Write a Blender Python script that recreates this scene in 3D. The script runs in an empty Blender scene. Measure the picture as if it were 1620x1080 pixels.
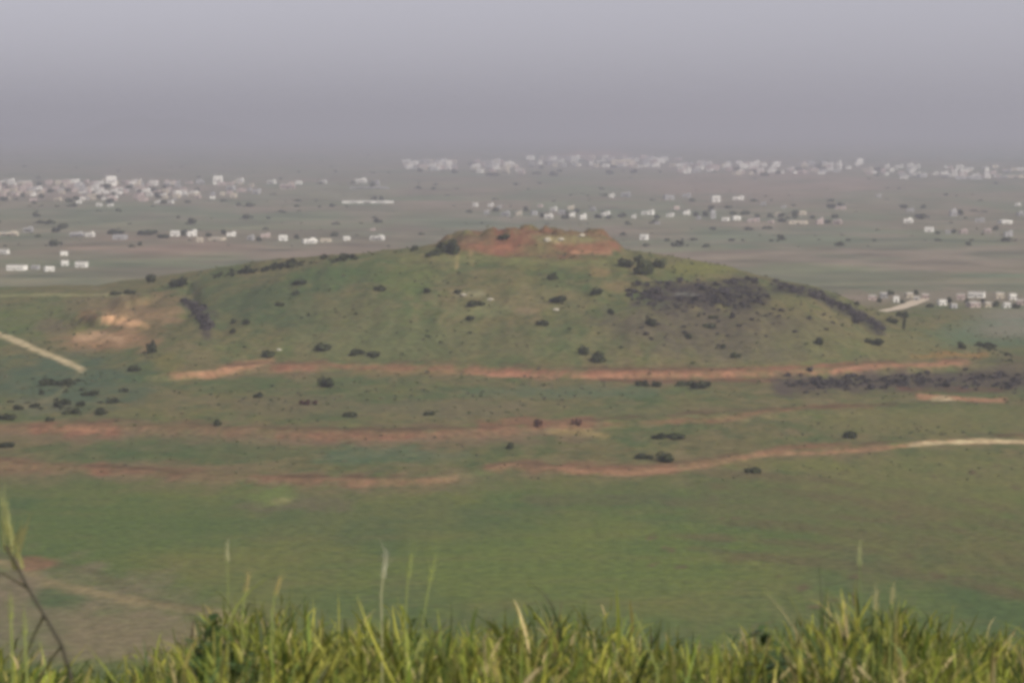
import bpy, math, random
import numpy as np

random.seed(7)
rng = np.random.default_rng(11)
scn = bpy.context.scene
col = scn.collection

# ------------------------------------------------------------------ camera
W0, H0 = 1620.0, 1080.0
FOV = math.radians(22.0)
F = (W0 / 2) / math.tan(FOV / 2)
HORIZON = 200.0
PITCH = math.atan((H0 / 2 - HORIZON) / F)
CAMZ = 110.0
cam_d = bpy.data.cameras.new("camera")
cam = bpy.data.objects.new("camera", cam_d)
col.objects.link(cam)
cam.location = (0, 0, CAMZ)
cam.rotation_euler = (math.pi / 2 - PITCH, 0, 0)
cam_d.sensor_fit = 'HORIZONTAL'
cam_d.angle = FOV
cam_d.clip_start = 0.2
cam_d.clip_end = 120000
cam_d.dof.use_dof = True
cam_d.dof.focus_distance = 1300
cam_d.dof.aperture_fstop = 12
scn.camera = cam

# ------------------------------------------------------------------ sky, sun, exposure
SUN_EL = math.radians(38)
SUN_AZ = math.radians(136)            # clockwise from +Y: behind the camera, to the right
world = bpy.data.worlds.new("World")
scn.world = world
world.use_nodes = True
wt = world.node_tree
wt.nodes.clear()
sky = wt.nodes.new("ShaderNodeTexSky")
sky.sky_type = 'NISHITA'
sky.sun_disc = False
sky.sun_elevation = SUN_EL
sky.sun_rotation = SUN_AZ
sky.altitude = 200
sky.air_density = 1.0
sky.dust_density = 1.5
sky.ozone_density = 2.0
hs = wt.nodes.new("ShaderNodeHueSaturation")
hs.inputs["Saturation"].default_value = 0.2
tint = wt.nodes.new("ShaderNodeMix")
tint.data_type = 'RGBA'
tint.blend_type = 'MULTIPLY'
tint.inputs["Factor"].default_value = 1.0
tint.inputs["B"].default_value = (0.975, 0.935, 1.045, 1)     # the milky lilac of a hazy day, all round
bg = wt.nodes.new("ShaderNodeBackground")
bg.inputs["Strength"].default_value = 0.12
wo = wt.nodes.new("ShaderNodeOutputWorld")
wt.links.new(sky.outputs[0], hs.inputs["Color"])
wt.links.new(hs.outputs[0], tint.inputs["A"])
milk = wt.nodes.new("ShaderNodeMix")          # high thin overcast: an even milky veil over the whole sky
milk.data_type = 'RGBA'
milk.inputs["Factor"].default_value = 0.62
milk.inputs["B"].default_value = (1.74, 1.74, 2.0, 1)
wt.links.new(tint.outputs["Result"], milk.inputs["A"])
wt.links.new(milk.outputs["Result"], bg.inputs["Color"])
wt.links.new(bg.outputs[0], wo.inputs["Surface"])

sun_d = bpy.data.lights.new("sun", 'SUN')
sun_d.energy = 3.0
sun_d.angle = math.radians(0.6)
sun_d.color = (1.0, 0.95, 0.87)
sun = bpy.data.objects.new("sun", sun_d)
col.objects.link(sun)
sun.rotation_euler = (math.pi / 2 - SUN_EL, 0, math.pi - SUN_AZ)
sun.location = (0, 0, 300)

vs = scn.view_settings
vs.view_transform = 'Standard'
vs.look = 'None'
vs.exposure = 0.62
vs.gamma = 1.0
vs.use_curve_mapping = False
scn.render.engine = 'CYCLES'
cy = scn.cycles
cy.use_denoising = True
cy.max_bounces = 5
cy.diffuse_bounces = 2
cy.volume_bounces = 1
cy.transparent_max_bounces = 8
cy.pixel_filter_type = 'BLACKMAN_HARRIS'
cy.filter_width = 3.8

# ------------------------------------------------------------------ projection helpers
CP, SP = math.cos(PITCH), math.sin(PITCH)


def project(x, y, z):
    dz = z - CAMZ
    d = y * CP - dz * SP
    d = np.where(d < 0.1, 0.1, d)
    up = y * SP + dz * CP
    return W0 / 2 + F * x / d, H0 / 2 - F * up / d


def ray(px, py):
    a = (px - W0 / 2) / F
    b = (H0 / 2 - py) / F
    return a, CP + b * SP, -SP + b * CP


def at_z(px, py, z=0.0):
    a, dy, dz = ray(px, py)
    t = (z - CAMZ) / dz
    return a * t, dy * t, z


def at_y(px, py, Y):
    a, dy, dz = ray(px, py)
    t = Y / dy
    return a * t, Y, CAMZ + dz * t


# ------------------------------------------------------------------ noise
def _hash(ix, iy, seed):
    h = (ix.astype(np.int64) * 374761393 + iy.astype(np.int64) * 668265263 + seed * 974634777) & 0xFFFFFFFF
    h = ((h ^ (h >> 13)) * 1274126177) & 0xFFFFFFFF
    h = (h ^ (h >> 16)) & 0xFFFFFFFF
    return h / 4294967295.0


def vnoise(x, y, seed=0):
    x = np.asarray(x, float); y = np.asarray(y, float)
    ix = np.floor(x); iy = np.floor(y)
    fx = x - ix; fy = y - iy
    fx = fx * fx * (3 - 2 * fx); fy = fy * fy * (3 - 2 * fy)
    a = _hash(ix, iy, seed); b = _hash(ix + 1, iy, seed)
    c = _hash(ix, iy + 1, seed); d = _hash(ix + 1, iy + 1, seed)
    return (a * (1 - fx) + b * fx) * (1 - fy) + (c * (1 - fx) + d * fx) * fy


def fbm(x, y, seed=0, octv=4):
    s = 0.0; amp = 0.5; tot = 0.0
    for o in range(octv):
        s = s + amp * vnoise(x * 2 ** o, y * 2 ** o, seed + o * 17)
        tot += amp; amp *= 0.55
    return s / tot


def sstep(a, b, x):
    t = np.clip((x - a) / (b - a), 0, 1)
    return t * t * (3 - 2 * t)


# ------------------------------------------------------------------ the relief of the land
def L(pts):
    p = np.array(pts, float)
    return p[:, 0], p[:, 1]


CREST_V = L([(-400, 470), (0, 467), (150, 462), (240, 448), (290, 444), (340, 434), (420, 423), (520, 410), (600, 405),
             (680, 402), (985, 404), (1050, 411), (1120, 424), (1160, 433), (1220, 449), (1280, 461), (1340, 484), (1390, 513),
             (1430, 524), (1480, 535), (1540, 552), (1590, 566), (1650, 580), (2000, 600)])
CREST_Y = L([(-400, 1520), (0, 1500), (240, 1430), (340, 1390), (520, 1340), (700, 1325), (985, 1320), (1160, 1300),
             (1340, 1260), (1480, 1225), (1600, 1190), (2000, 1180)])
KNOLL_V = L([(655, 404), (690, 398), (706, 386), (738, 377), (790, 374), (840, 372), (880, 372), (930, 374), (958, 379), (974, 390), (990, 404)])
B1 = L([(-300, 730), (0, 737), (200, 747), (300, 756), (560, 764), (680, 762), (800, 741), (960, 748), (1080, 741), (1220, 718), (1360, 711),
        (1500, 701), (1620, 696), (1900, 690)])
B2 = L([(-300, 676), (0, 678), (180, 678), (400, 686), (600, 690), (760, 685), (900, 676), (1060, 668), (1180, 660), (1400, 650), (1900, 640)])
B3 = L([(-300, 600), (280, 594), (400, 583), (560, 579), (740, 582), (900, 591), (1100, 592), (1280, 588), (1420, 580), (1530, 576), (1900, 572)])
H1, H2, H3 = 1.5, 2.2, 3.2
SCARS = [(120, 200, 1268.0, 4.5), (178, 236, 1330.0, 4.5), (95, 150, 1300.0, 2.5)]
GULLY = [(-172.0, 1395.0), (-164.0, 1345.0), (-157.0, 1290.0), (-155.0, 1255.0)]


def bank_y(line, zmid, q):
    v = np.interp(q, *line)
    # distance at which height zmid is seen at image row v
    a, dy, dz = ray(q, v)
    return (zmid - CAMZ) / dz * dy


def height(x, y):
    q = W0 / 2 + F * x / np.maximum(y, 50) / CP
    slope = 0.006 * np.clip(y - 800, 0, 350)
    y1 = bank_y(B1, 0.9, q); y2 = bank_y(B2, 3.2, q); y3 = bank_y(B3, 7.4, q)
    wob = (fbm(x / 30, y / 30, 91, 3) - 0.5) * 14
    b1 = H1 * sstep(-5, 5, y - y1 - wob * 0.6)
    b2 = H2 * sstep(-6, 6, y - y2 - wob) * (1 - sstep(1150, 1400, q) * 0.8)
    b3 = H3 * sstep(-4, 4, y - y3 - wob * 0.4) * sstep(120, 300, q)
    base = slope + b1 + b2 + b3
    base = base * (1 - sstep(1380, 1620, y))
    vc = np.interp(q, *CREST_V); yc = np.interp(q, *CREST_Y)
    zc = at_y(q, vc, yc)[2]
    yf = y3 + 8
    t = np.clip((y - yf) / np.maximum(yc - yf, 10), 0, 1)
    P = 0.45 * t + 0.55 * np.sin(t * math.pi / 2)
    back = 1 - sstep(0, 230, y - yc - 45)
    add = np.maximum(zc - base, 0) * P * back
    # flat-topped knoll of dug earth on the summit
    kv = np.interp(q, *KNOLL_V, left=408, right=408)
    kz = np.maximum(at_y(q, kv, 1372.0)[2] - at_y(q, 404.0, 1372.0)[2], 0)
    kn = kz * sstep(1322, 1352, y) * (1 - sstep(1390, 1430, y))
    kn = kn * (0.8 + 0.4 * vnoise(x / 9, y / 9, 5))
    m = np.clip(add / 8, 0, 1)
    kn = kn * (1 + 0.35 * (fbm(x / 6, y / 8, 6, 3) - 0.5) * 2)
    z = base + add + kn
    # rills and spurs running down the slope
    z = z + (fbm(x / 13, y / 95, 12, 3) - 0.5) * 3.4 * m * (1 - sstep(0.75, 1.0, t))
    for (q0, q1, ys, hh) in SCARS:
        wq = sstep(q0 - 14, q0 + 14, q) * (1 - sstep(q1 - 14, q1 + 14, q))
        yb = ys + (fbm(x / 8, x * 0 + 3.3, 14, 3) - 0.5) * 26
        z = z + wq * hh * sstep(-2.5, 2.5, y - yb) * (1 - sstep(5, 70, y - yb))
    for (ax, ay), (bx_, by_) in zip(GULLY[:-1], GULLY[1:]):
        dx, dy = bx_ - ax, by_ - ay
        tt = np.clip(((x - ax) * dx + (y - ay) * dy) / (dx * dx + dy * dy), 0, 1)
        dd = np.hypot(x - ax - tt * dx, (y - ay - tt * dy) * 0.4)
        z = z - 2.6 * np.exp(-(dd / 3.2) ** 2)
    z = z + (fbm(x / 45, y / 45, 3, 4) - 0.5) * 4.2 * m + (fbm(x / 11, y / 11, 4, 3) - 0.5) * 1.3 * (0.2 + m) * sstep(800, 860, y)
    return z


# ------------------------------------------------------------------ land colours (base colours of soil and plants, linear)
GRASS = np.array((0.085, 0.118, 0.043))
GRASS_D = np.array((0.055, 0.092, 0.042))
GRASS_Y = np.array((0.135, 0.138, 0.048))
OLIVE = np.array((0.125, 0.112, 0.058))
DRY = np.array((0.165, 0.135, 0.085))
RED = np.array((0.205, 0.096, 0.072))
RED_L = np.array((0.33, 0.175, 0.125))
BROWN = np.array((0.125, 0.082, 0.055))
TRACK = np.array((0.45, 0.37, 0.27))
SCRUB = np.array((0.045, 0.042, 0.038))
TEAL = np.array((0.075, 0.12, 0.085))


class Paint:
    def __init__(s, x, y, z):
        s.x, s.y = x, y
        s.q, s.v = project(x, y, z)
        s.c = np.zeros((len(x), 3)) + GRASS
        s.edge = fbm(x / 7.0, y / 16.0, 51, 3) - 0.5
        s.warp = fbm(x / 13.0, y / 40.0, 57, 4) - 0.5
        s.patchy = 0.55 * fbm(x / 9.0, y / 14.0, 67, 4) + 0.45 * sstep(0.25, 0.75, fbm(x / 2.6, y / 5.0, 68, 2))
        s.fine = fbm(x / 2.6, y / 6.0, 61, 3)

    def mix(s, a, colr):
        a = np.clip(a, 0, 1)[:, None]
        s.c = s.c * (1 - a) + np.asarray(colr) * a

    def line(s, pts, hw, colr, a=1.0, rough=1.0, soft=0.5, gaps=0.0):
        p = np.array(pts, float)
        m = ((s.q > p[:, 0].min() - 40) & (s.q < p[:, 0].max() + 40) & (s.v > p[:, 1].min() - 40) & (s.v < p[:, 1].max() + 40))
        i = np.nonzero(m)[0]
        if not len(i):
            return
        q = s.q[i]; v = s.v[i] + s.warp[i] * min(9.0, 3.0 + hw)
        best = np.full(len(i), 1e9)
        for (ax, ay), (bx, by) in zip(p[:-1], p[1:]):
            dx, dy = bx - ax, by - ay
            t = np.clip(((q - ax) * dx + (v - ay) * dy) / (dx * dx + dy * dy + 1e-9), 0, 1)
            best = np.minimum(best, np.hypot(q - ax - t * dx, v - ay - t * dy))
        w = hw * 0.8 * (1 + rough * 2.4 * s.edge[i])
        al = 1 - sstep(w * (1 - soft), w * (1 + soft) + 0.5, best)
        if gaps:
            g = fbm(s.x[i] / 18, s.y[i] / 40, 77, 3)
            al = al * (1 - gaps * sstep(0.45, 0.62, g))
        k = np.zeros(len(s.q)); k[i] = al * a * np.clip(0.35 + 1.25 * s.patchy[i], 0.25, 1.15)
        s.mix(k, colr)

    def blob(s, cx, cy, rx, ry, colr, a=1.0, rough=1.0, soft=0.5):
        m = (np.abs(s.q - cx) < rx * 2) & (np.abs(s.v - cy) < ry * 2)
        i = np.nonzero(m)[0]
        if not len(i):
            return
        r = np.hypot((s.q[i] - cx) / rx, (s.v[i] - cy) / ry) + rough * 1.3 * s.edge[i]
        al = 1 - sstep(1 - soft, 1 + soft * 0.4, r)
        k = np.zeros(len(s.q)); k[i] = al * a * np.clip(0.45 + 1.0 * s.patchy[i], 0.3, 1.1)
        s.mix(k, colr)


def paint_near(x, y, z):
    P = Paint(x, y, z)
    n1 = fbm(x / 60, y / 110, 21, 4); n2 = fbm(x / 22, y / 50, 22, 4); n3 = fbm(x / 9, y / 20, 23, 3)
    P.mix(sstep(0.5, 0.75, n1) * 0.7, GRASS_Y)
    P.mix(sstep(0.52, 0.72, n2) * 0.6, GRASS_D)
    up = sstep(790, 740, P.v)             # beyond the sown field: rougher pasture
    P.mix(up * (0.45 + 0.5 * sstep(0.35, 0.65, n2)), OLIVE)
    P.mix(up * sstep(0.55, 0.75, n3) * 0.55, DRY)
    P.mix(up * sstep(0.55, 0.72, 1 - n2) * 0.55, GRASS_D)
    n4 = fbm(x / 5.5, y / 10.0, 24, 4); n5 = fbm(x / 4.0, y / 8.0, 25, 4)
    P.mix(sstep(0.5, 0.66, n4) * (0.18 + 0.34 * up), DRY * 0.92)
    P.mix(sstep(0.5, 0.66, n5) * (0.16 + 0.34 * up), GRASS_D * 0.85)
    P.mix(sstep(0.58, 0.72, 1 - n4) * 0.25 * up, BROWN)
    # --- the sown field in front
    P.blob(900, 885, 330, 75, (0.108, 0.142, 0.040), 0.6, 0.8)
    P.blob(560, 820, 330, 45, (0.08, 0.10, 0.052), 0.5, 0.8)
    P.blob(200, 830, 210, 40, (0.08, 0.115, 0.042), 0.6, 0.8)
    P.blob(1480, 760, 250, 60, (0.135, 0.135, 0.055), 0.6, 0.8)
    P.blob(1500, 870, 260, 70, (0.115, 0.10, 0.055), 0.45, 0.9)
    for k in range(9):
        y0 = 742 + k * 17 + 5 * math.sin(k * 2.1)
        P.line([(1060 + 30 * (k % 3), y0 + 2), (1300, y0 + 18), (1500, y0 + 44), (1660, y0 + 78)], 4.5, (0.102, 0.086, 0.05), 0.65, 1.6, 0.8, 0.5)
    for k in range(16):
        y0 = 775 + k * 12
        P.line([(0, y0 + 3 * math.sin(k)), (500, y0 + 4), (900, y0 - 2), (1200, y0)], 2.2, GRASS_D if k % 3 else OLIVE, 0.32, 1.2, 0.9, 0.7)
    P.blob(470, 795, 110, 16, (0.13, 0.10, 0.08), 0.5, 1.0)
    P.blob(425, 785, 42, 14, (0.125, 0.165, 0.055), 0.7, 1.0)
    P.blob(445, 792, 16, 5, (0.25, 0.22, 0.12), 0.5, 1.0)
    P.blob(1340, 800, 300, 26, (0.12, 0.10, 0.06), 0.35, 1.2)
    P.blob(980, 790, 180, 12, (0.095, 0.085, 0.055), 0.5, 1.1)
    # bare ground and a path at the bottom left
    P.blob(60, 960, 260, 75, (0.165, 0.138, 0.105), 0.75, 0.9)
    P.blob(220, 1000, 150, 44, (0.17, 0.14, 0.10), 0.7, 0.9)
    P.line([(-60, 880), (30, 895), (80, 925), (150, 940), (260, 955), (420, 985)], 7, DRY * 1.25, 0.9, 0.9)
    P.line([(-60, 868), (60, 884), (150, 905), (230, 945), (330, 965)], 5, (0.09, 0.082, 0.05), 0.6, 0.9)
    P.blob(55, 890, 36, 14, RED, 0.6, 0.8)
    P.blob(85, 945, 45, 22, GRASS_D, 0.8, 0.8)
    P.blob(20, 930, 50, 26, (0.17, 0.13, 0.105), 0.7, 0.8)
    # --- lower terrace edge / track
    P.line([(-60, 738), (120, 740), (300, 752), (560, 764), (720, 758)], 19, (0.155, 0.112, 0.082), 0.75, 0.8, 0.8, 0.3)
    P.line([(-60, 684), (180, 684), (400, 690), (600, 694), (780, 688), (930, 676)], 19, (0.165, 0.114, 0.085), 0.85, 0.7, 0.8, 0.2)
    P.line([(0, 737), (60, 735), (110, 733), (160, 742)], 12, RED, 0.55, 1.0, 0.6, 0.5)
    P.line([(150, 742), (260, 746), (420, 756), (560, 762), (700, 760)], 9, RED, 0.4, 1.2, 0.6, 0.7)
    P.line([(560, 762), (680, 760), (720, 756)], 5, RED_L, 0.3, 1.0)
    P.line([(770, 737), (830, 737), (900, 740), (1000, 744), (1070, 742)], 8, RED, 0.85, 0.9)
    P.line([(780, 737), (850, 736), (900, 742)], 5, RED_L, 0.6, 0.9)
    P.line([(900, 746), (1000, 748), (1080, 742), (1150, 730), (1220, 716), (1300, 714), (1400, 708), (1470, 701), (1540, 698), (1660, 699), (1900, 704), (2300, 716)],
           3.8, RED_L, 0.75, 0.5)
    P.line([(1080, 735), (1180, 722), (1240, 706), (1340, 702)], 5, RED, 0.6, 0.9)
    P.line([(1440, 704), (1540, 698), (1660, 699), (1900, 704), (2300, 716)], 3.0, TRACK, 0.95, 0.4, 0.6)
    P.blob(1250, 735, 140, 11, GRASS_Y, 0.5, 0.8)
    # --- middle terrace edge
    P.line([(0, 676), (60, 676), (170, 676), (300, 678), (460, 684), (600, 688), (760, 684), (860, 674)], 9, (0.18, 0.095, 0.068), 0.55, 1.0, 0.6, 0.5)
    P.line([(60, 678), (110, 677), (180, 682)], 11, RED, 0.6, 1.1)
    P.line([(100, 676), (150, 678)], 5, RED_L, 0.6, 0.7)
    P.line([(440, 688), (560, 690), (650, 690)], 6, RED, 0.5, 0.9)
    P.line([(760, 672), (830, 668), (870, 672), (930, 668)], 9, RED, 0.6, 1.0)
    P.line([(870, 682), (930, 684), (960, 690)], 5, (0.26, 0.2, 0.1), 0.7, 0.8)
    P.line([(960, 672), (1060, 666), (1140, 666), (1200, 652), (1300, 642), (1380, 643)], 4.5, RED, 0.55, 1.0, 0.6, 0.5)
    P.line([(0, 674), (30, 674), (180, 674), (480, 677)], 1.8, BROWN, 0.6, 0.6)
    P.blob(300, 715, 250, 22, GRASS_D, 0.55, 0.8)
    P.blob(610, 720, 120, 15, TEAL, 0.5, 0.8)
    P.blob(470, 640, 130, 20, (0.12, 0.1, 0.07), 0.5, 0.8)
    P.blob(900, 620, 190, 12, TEAL, 0.5, 0.8)
    P.blob(1060, 650, 130, 12, DRY, 0.3, 0.8)
    P.blob(720, 645, 140, 16, (0.14, 0.115, 0.085), 0.5, 0.8)
    P.blob(1450, 665, 200, 26, (0.14, 0.135, 0.06), 0.6, 0.8)
    P.blob(350, 610, 90, 12, GRASS_D, 0.5, 0.8)
    # --- upper terrace edge at the mound's foot
    P.line([(280, 592), (400, 582), (560, 582), (740, 586), (900, 592), (1100, 592), (1280, 586), (1420, 578), (1540, 572)], 14, (0.16, 0.108, 0.075), 0.7, 0.9, 0.8, 0.4)
    P.line([(770, 738), (900, 743), (1080, 740), (1220, 716), (1400, 706)], 13, (0.16, 0.11, 0.075), 0.65, 0.9, 0.8, 0.45)
    P.line([(270, 594), (340, 590), (380, 578), (430, 570)], 6.5, RED_L, 0.8, 0.7)
    P.line([(430, 580), (520, 577), (570, 579), (640, 580), (740, 582), (830, 590)], 6, RED, 0.85, 0.8, 0.5, 0.25)
    P.line([(560, 590), (700, 588), (800, 595)], 5, (0.16, 0.125, 0.06), 0.6, 0.8)
    P.line([(600, 586), (700, 588), (800, 592)], 4, RED_L, 0.5, 1.0, 0.7, 0.6)
    P.line([(740, 590), (850, 593), (950, 594), (1050, 593), (1150, 593), (1240, 589), (1330, 585), (1420, 578), (1530, 572)], 5.5, (0.34, 0.165, 0.122), 0.9, 0.8, 0.6, 0.5)
    P.line([(800, 586), (960, 588), (1100, 586), (1250, 581), (1350, 574)], 3.5, RED, 0.8, 0.7)
    P.line([(950, 601), (1100, 603), (1230, 601)], 3.5, (0.13, 0.065, 0.05), 0.7, 0.8)
    P.line([(1240, 606), (1330, 605), (1450, 602), (1560, 600), (1680, 604)], 19, (0.07, 0.055, 0.054), 0.95, 0.6)
    P.blob(1600, 588, 60, 24, (0.075, 0.062, 0.056), 0.8, 0.8)
    P.line([(1420, 615), (1500, 618), (1600, 612)], 5, (0.10, 0.05, 0.045), 0.7, 0.8)
    P.line([(1455, 628), (1510, 632), (1590, 632)], 4.5, RED_L, 0.9, 0.8)
    P.blob(1490, 630, 22, 5, TRACK, 0.7, 0.8)
    P.line([(1440, 562), (1500, 560), (1560, 562)], 4, (0.24, 0.14, 0.06), 0.7, 0.8)
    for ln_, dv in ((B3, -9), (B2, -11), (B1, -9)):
        P.line([(a_, b_ + dv) for a_, b_ in zip(*ln_)], 3.2, BROWN * 0.75, 0.75, 1.3, 0.7, 0.85)  # broken dark line on each bank's lip: soil, scrub and painted shade
    # --- the mound's slopes
    P.blob(430, 485, 120, 48, (0.055, 0.080, 0.042), 0.85, 0.7)
    P.blob(540, 440, 90, 22, GRASS_D, 0.7, 0.8)
    P.blob(640, 440, 60, 26, GRASS, 0.6, 0.8)
    P.blob(600, 540, 170, 30, (0.105, 0.112, 0.06), 0.6, 0.8)
    P.blob(800, 540, 260, 30, (0.10, 0.112, 0.058), 0.5, 0.8)
    P.blob(560, 490, 100, 26, (0.125, 0.115, 0.065), 0.55, 0.8)
    P.blob(840, 475, 110, 24, DRY, 0.45, 0.9)
    P.blob(760, 490, 60, 14, (0.14, 0.17, 0.09), 0.4, 0.9)
    P.blob(835, 492, 26, 7, (0.23, 0.17, 0.12), 0.6, 0.9)
    P.blob(740, 466, 26, 6, (0.27, 0.25, 0.18), 0.6, 0.9)
    P.blob(1130, 520, 190, 44, (0.088, 0.075, 0.060), 0.9, 0.9)
    P.blob(1250, 480, 40, 30, (0.13, 0.115, 0.06), 0.5, 0.8)
    P.blob(1110, 425, 60, 14, GRASS_Y, 0.9, 0.7)
    P.blob(1300, 540, 110, 28, (0.125, 0.118, 0.062), 0.6, 0.8)
    P.blob(1420, 545, 90, 24, (0.14, 0.13, 0.065), 0.6, 0.8)
    P.blob(1190, 560, 110, 16, (0.10, 0.09, 0.07), 0.5, 0.8)
    P.blob(985, 455, 30, 12, (0.20, 0.135, 0.085), 0.5, 0.8)
    P.blob(950, 430, 22, 8, (0.22, 0.14, 0.08), 0.5, 0.8)
    # summit of dug red earth
    P.blob(842, 383, 142, 28, RED * 0.82, 0.95, 0.7)
    P.blob(780, 394, 55, 9, (0.22, 0.10, 0.075), 0.8, 0.8)
    P.line([(905, 400), (965, 400)], 4, RED_L, 0.9, 0.5)
    P.blob(855, 394, 36, 12, (0.13, 0.115, 0.06), 0.9, 0.8)
    P.blob(880, 373, 60, 5, (0.14, 0.115, 0.07), 0.7, 0.9)
    P.blob(945, 390, 36, 12, RED, 0.9, 0.7)
    P.blob(745, 378, 40, 8, (0.12, 0.085, 0.06), 0.8, 0.9)
    P.blob(900, 380, 60, 7, (0.16, 0.155, 0.085), 0.8, 0.7)
    P.line([(868, 378), (884, 379)], 3, (0.5, 0.42, 0.28), 0.8, 0.5)
    P.line([(722, 396), (724, 424)], 3, (0.33, 0.25, 0.14), 0.8, 0.6)
    P.line([(745, 398), (747, 418)], 3, (0.28, 0.2, 0.12), 0.6, 0.6)
    P.line([(790, 376), (815, 376)], 3, BROWN * 0.8, 0.8, 0.5)
    P.line([(985, 405), (1020, 440)], 4, (0.2, 0.14, 0.1), 0.4, 0.6)
    P.line([(640, 407), (700, 408), (800, 412), (960, 416)], 6, (0.15, 0.155, 0.07), 0.6, 0.8)
    # quarry scar and gullies on the left flank
    P.blob(200, 490, 90, 34, (0.17, 0.125, 0.08), 0.75, 0.8)
    P.blob(168, 538, 90, 22, (0.24, 0.145, 0.095), 0.9, 0.9)
    P.blob(225, 500, 60, 22, (0.22, 0.145, 0.095), 0.75, 0.9)
    P.line([(125, 534), (165, 534), (190, 538)], 8, (0.42, 0.27, 0.19), 0.85, 0.9)
    P.line([(172, 503), (200, 510), (232, 517)], 8, (0.5, 0.3, 0.2), 0.95, 0.9)
    P.blob(140, 500, 22, 12, (0.11, 0.06, 0.04), 0.7, 0.9)
    P.blob(130, 522, 24, 11, GRASS_Y, 0.6, 0.9)
    P.blob(240, 520, 22, 14, OLIVE * 0.8, 0.6, 0.9)
    P.blob(250, 480, 40, 16, (0.185, 0.13, 0.08), 0.6, 0.8)
    P.blob(50, 505, 75, 30, GRASS, 0.6, 0.8)
    P.blob(85, 515, 36, 12, (0.12, 0.085, 0.07), 0.6, 0.8)
    P.line([(292, 476), (312, 490), (325, 508), (327, 526)], 9, (0.06, 0.05, 0.047), 0.9, 0.6)
    P.line([(315, 488), (343, 496)], 6, (0.06, 0.055, 0.05), 0.7, 0.7)
    P.blob(100, 605, 150, 48, TEAL * 0.72, 0.85, 0.8)
    P.blob(60, 640, 60, 16, (0.13, 0.12, 0.09), 0.5, 0.9)
    P.blob(270, 575, 26, 16, (0.17, 0.14, 0.055), 0.6, 0.9)
    # --- scrub-covered ground
    P.blob(1090, 468, 88, 26, (0.045, 0.037, 0.041), 1.0, 0.8)
    P.blob(1083, 466, 20, 5, (0.13, 0.13, 0.135), 0.7, 0.8)
    P.blob(1172, 464, 56, 30, (0.045, 0.039, 0.036), 1.0, 0.7)
    P.line([(1228, 453), (1290, 466), (1335, 490), (1392, 519)], 11, SCRUB, 0.85, 0.6)
    # --- beyond the mound and on its right: level fields
    P.blob(1590, 530, 130, 26, TEAL, 0.75, 0.5)
    P.line([(0, 467), (100, 467), (200, 466)], 1.8, (0.25, 0.24, 0.14), 0.7, 0.3)
    # the white dirt road that drops into the frame at the left
    P.line([(-260, 470), (-60, 502), (0, 528), (60, 553), (130, 585)], 4.6, TRACK, 1.0, 0.25, 0.4)
    P.line([(130, 585), (90, 625), (40, 645)], 3, (0.22, 0.19, 0.12), 0.4, 0.8)
    return P.c * np.array((0.93, 0.91, 0.71))


def paint_far(x, y):
    q, v = project(x, y, np.zeros_like(x))
    c = np.zeros((len(x), 3)) + np.array((0.095, 0.112, 0.06))
    wx = x + 120 * (vnoise(x / 500, y / 900, 8) - .5); wy = y + 160 * (vnoise(x / 400, y / 700, 9) - .5)
    ix, iy = np.floor(wx / 210), np.floor(wy / (260 + 0 * wy))
    h = _hash(ix, iy, 33); h2 = _hash(ix, iy, 34)
    pal = np.array([(0.085, 0.115, 0.06), (0.13, 0.12, 0.075), (0.15, 0.11, 0.085), (0.07, 0.10, 0.055), (0.11, 0.125, 0.07), (0.12, 0.085, 0.065)])
    pc = pal[(h * 5.99).astype(int)]
    c = c * 0.45 + pc * 0.55
    n = fbm(x / 160, y / 420, 41, 4)[:, None]
    c = c * (0.75 + 0.5 * n)

    def blob(cx, cy, rx, ry, colr, a):
        nonlocal c
        r = np.hypot((q - cx) / rx, (v - cy) / ry) + 0.9 * (n[:, 0] - .5)
        k = ((1 - sstep(0.5, 1.2, r)) * a)[:, None]
        c = c * (1 - k) + np.array(colr) * k
    blob(200, 392, 240, 22, (0.19, 0.125, 0.095), 0.85)
    blob(480, 395, 160, 14, (0.16, 0.12, 0.09), 0.7)
    blob(1200, 292, 260, 26, (0.20, 0.14, 0.12), 0.7)
    blob(1450, 410, 220, 22, (0.15, 0.12, 0.10), 0.6)
    blob(1280, 425, 110, 10, (0.12, 0.15, 0.075), 0.7)
    blob(300, 340, 330, 16, (0.075, 0.11, 0.06), 0.7)
    blob(1250, 375, 260, 14, (0.075, 0.11, 0.065), 0.7)
    blob(760, 352, 160, 12, (0.08, 0.115, 0.07), 0.6)
    blob(110, 445, 260, 12, (0.13, 0.135, 0.075), 0.7)
    blob(1580, 436, 90, 4, (0.05, 0.10, 0.055), 0.8)
    blob(580, 305, 60, 16, (0.12, 0.14, 0.08), 0.6)
    blob(1560, 245, 140, 9, (0.06, 0.13, 0.11), 0.8)
    blob(940, 243, 70, 5, (0.32, 0.16, 0.12), 0.8)
    blob(150, 302, 240, 14, (0.22, 0.17, 0.145), 0.8)
    blob(1000, 262, 420, 9, (0.19, 0.155, 0.13), 0.6)
    blob(1500, 470, 170, 16, (0.16, 0.12, 0.10), 0.6)
    blob(1590, 530, 200, 34, tuple(TEAL), 0.75)
    c = c * 0.62 + np.array((0.122, 0.112, 0.080)) * 0.38
    m1 = fbm(x / 55, y / 120, 43, 4); m2 = fbm(x / 70, y / 150, 44, 4)
    k = (sstep(.5, .68, m1) * (.5 + .4 * sstep(6000, 9000, y)))[:, None]; c = c * (1 - k) + np.array((0.17, 0.135, 0.105)) * k
    k = (sstep(.5, .68, m2) * (.45 + .5 * sstep(6000, 9000, y)))[:, None]; c = c * (1 - k) + np.array((0.06, 0.085, 0.05)) * k
    return c * np.array((1.3, 1.24, 1.2))


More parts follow.
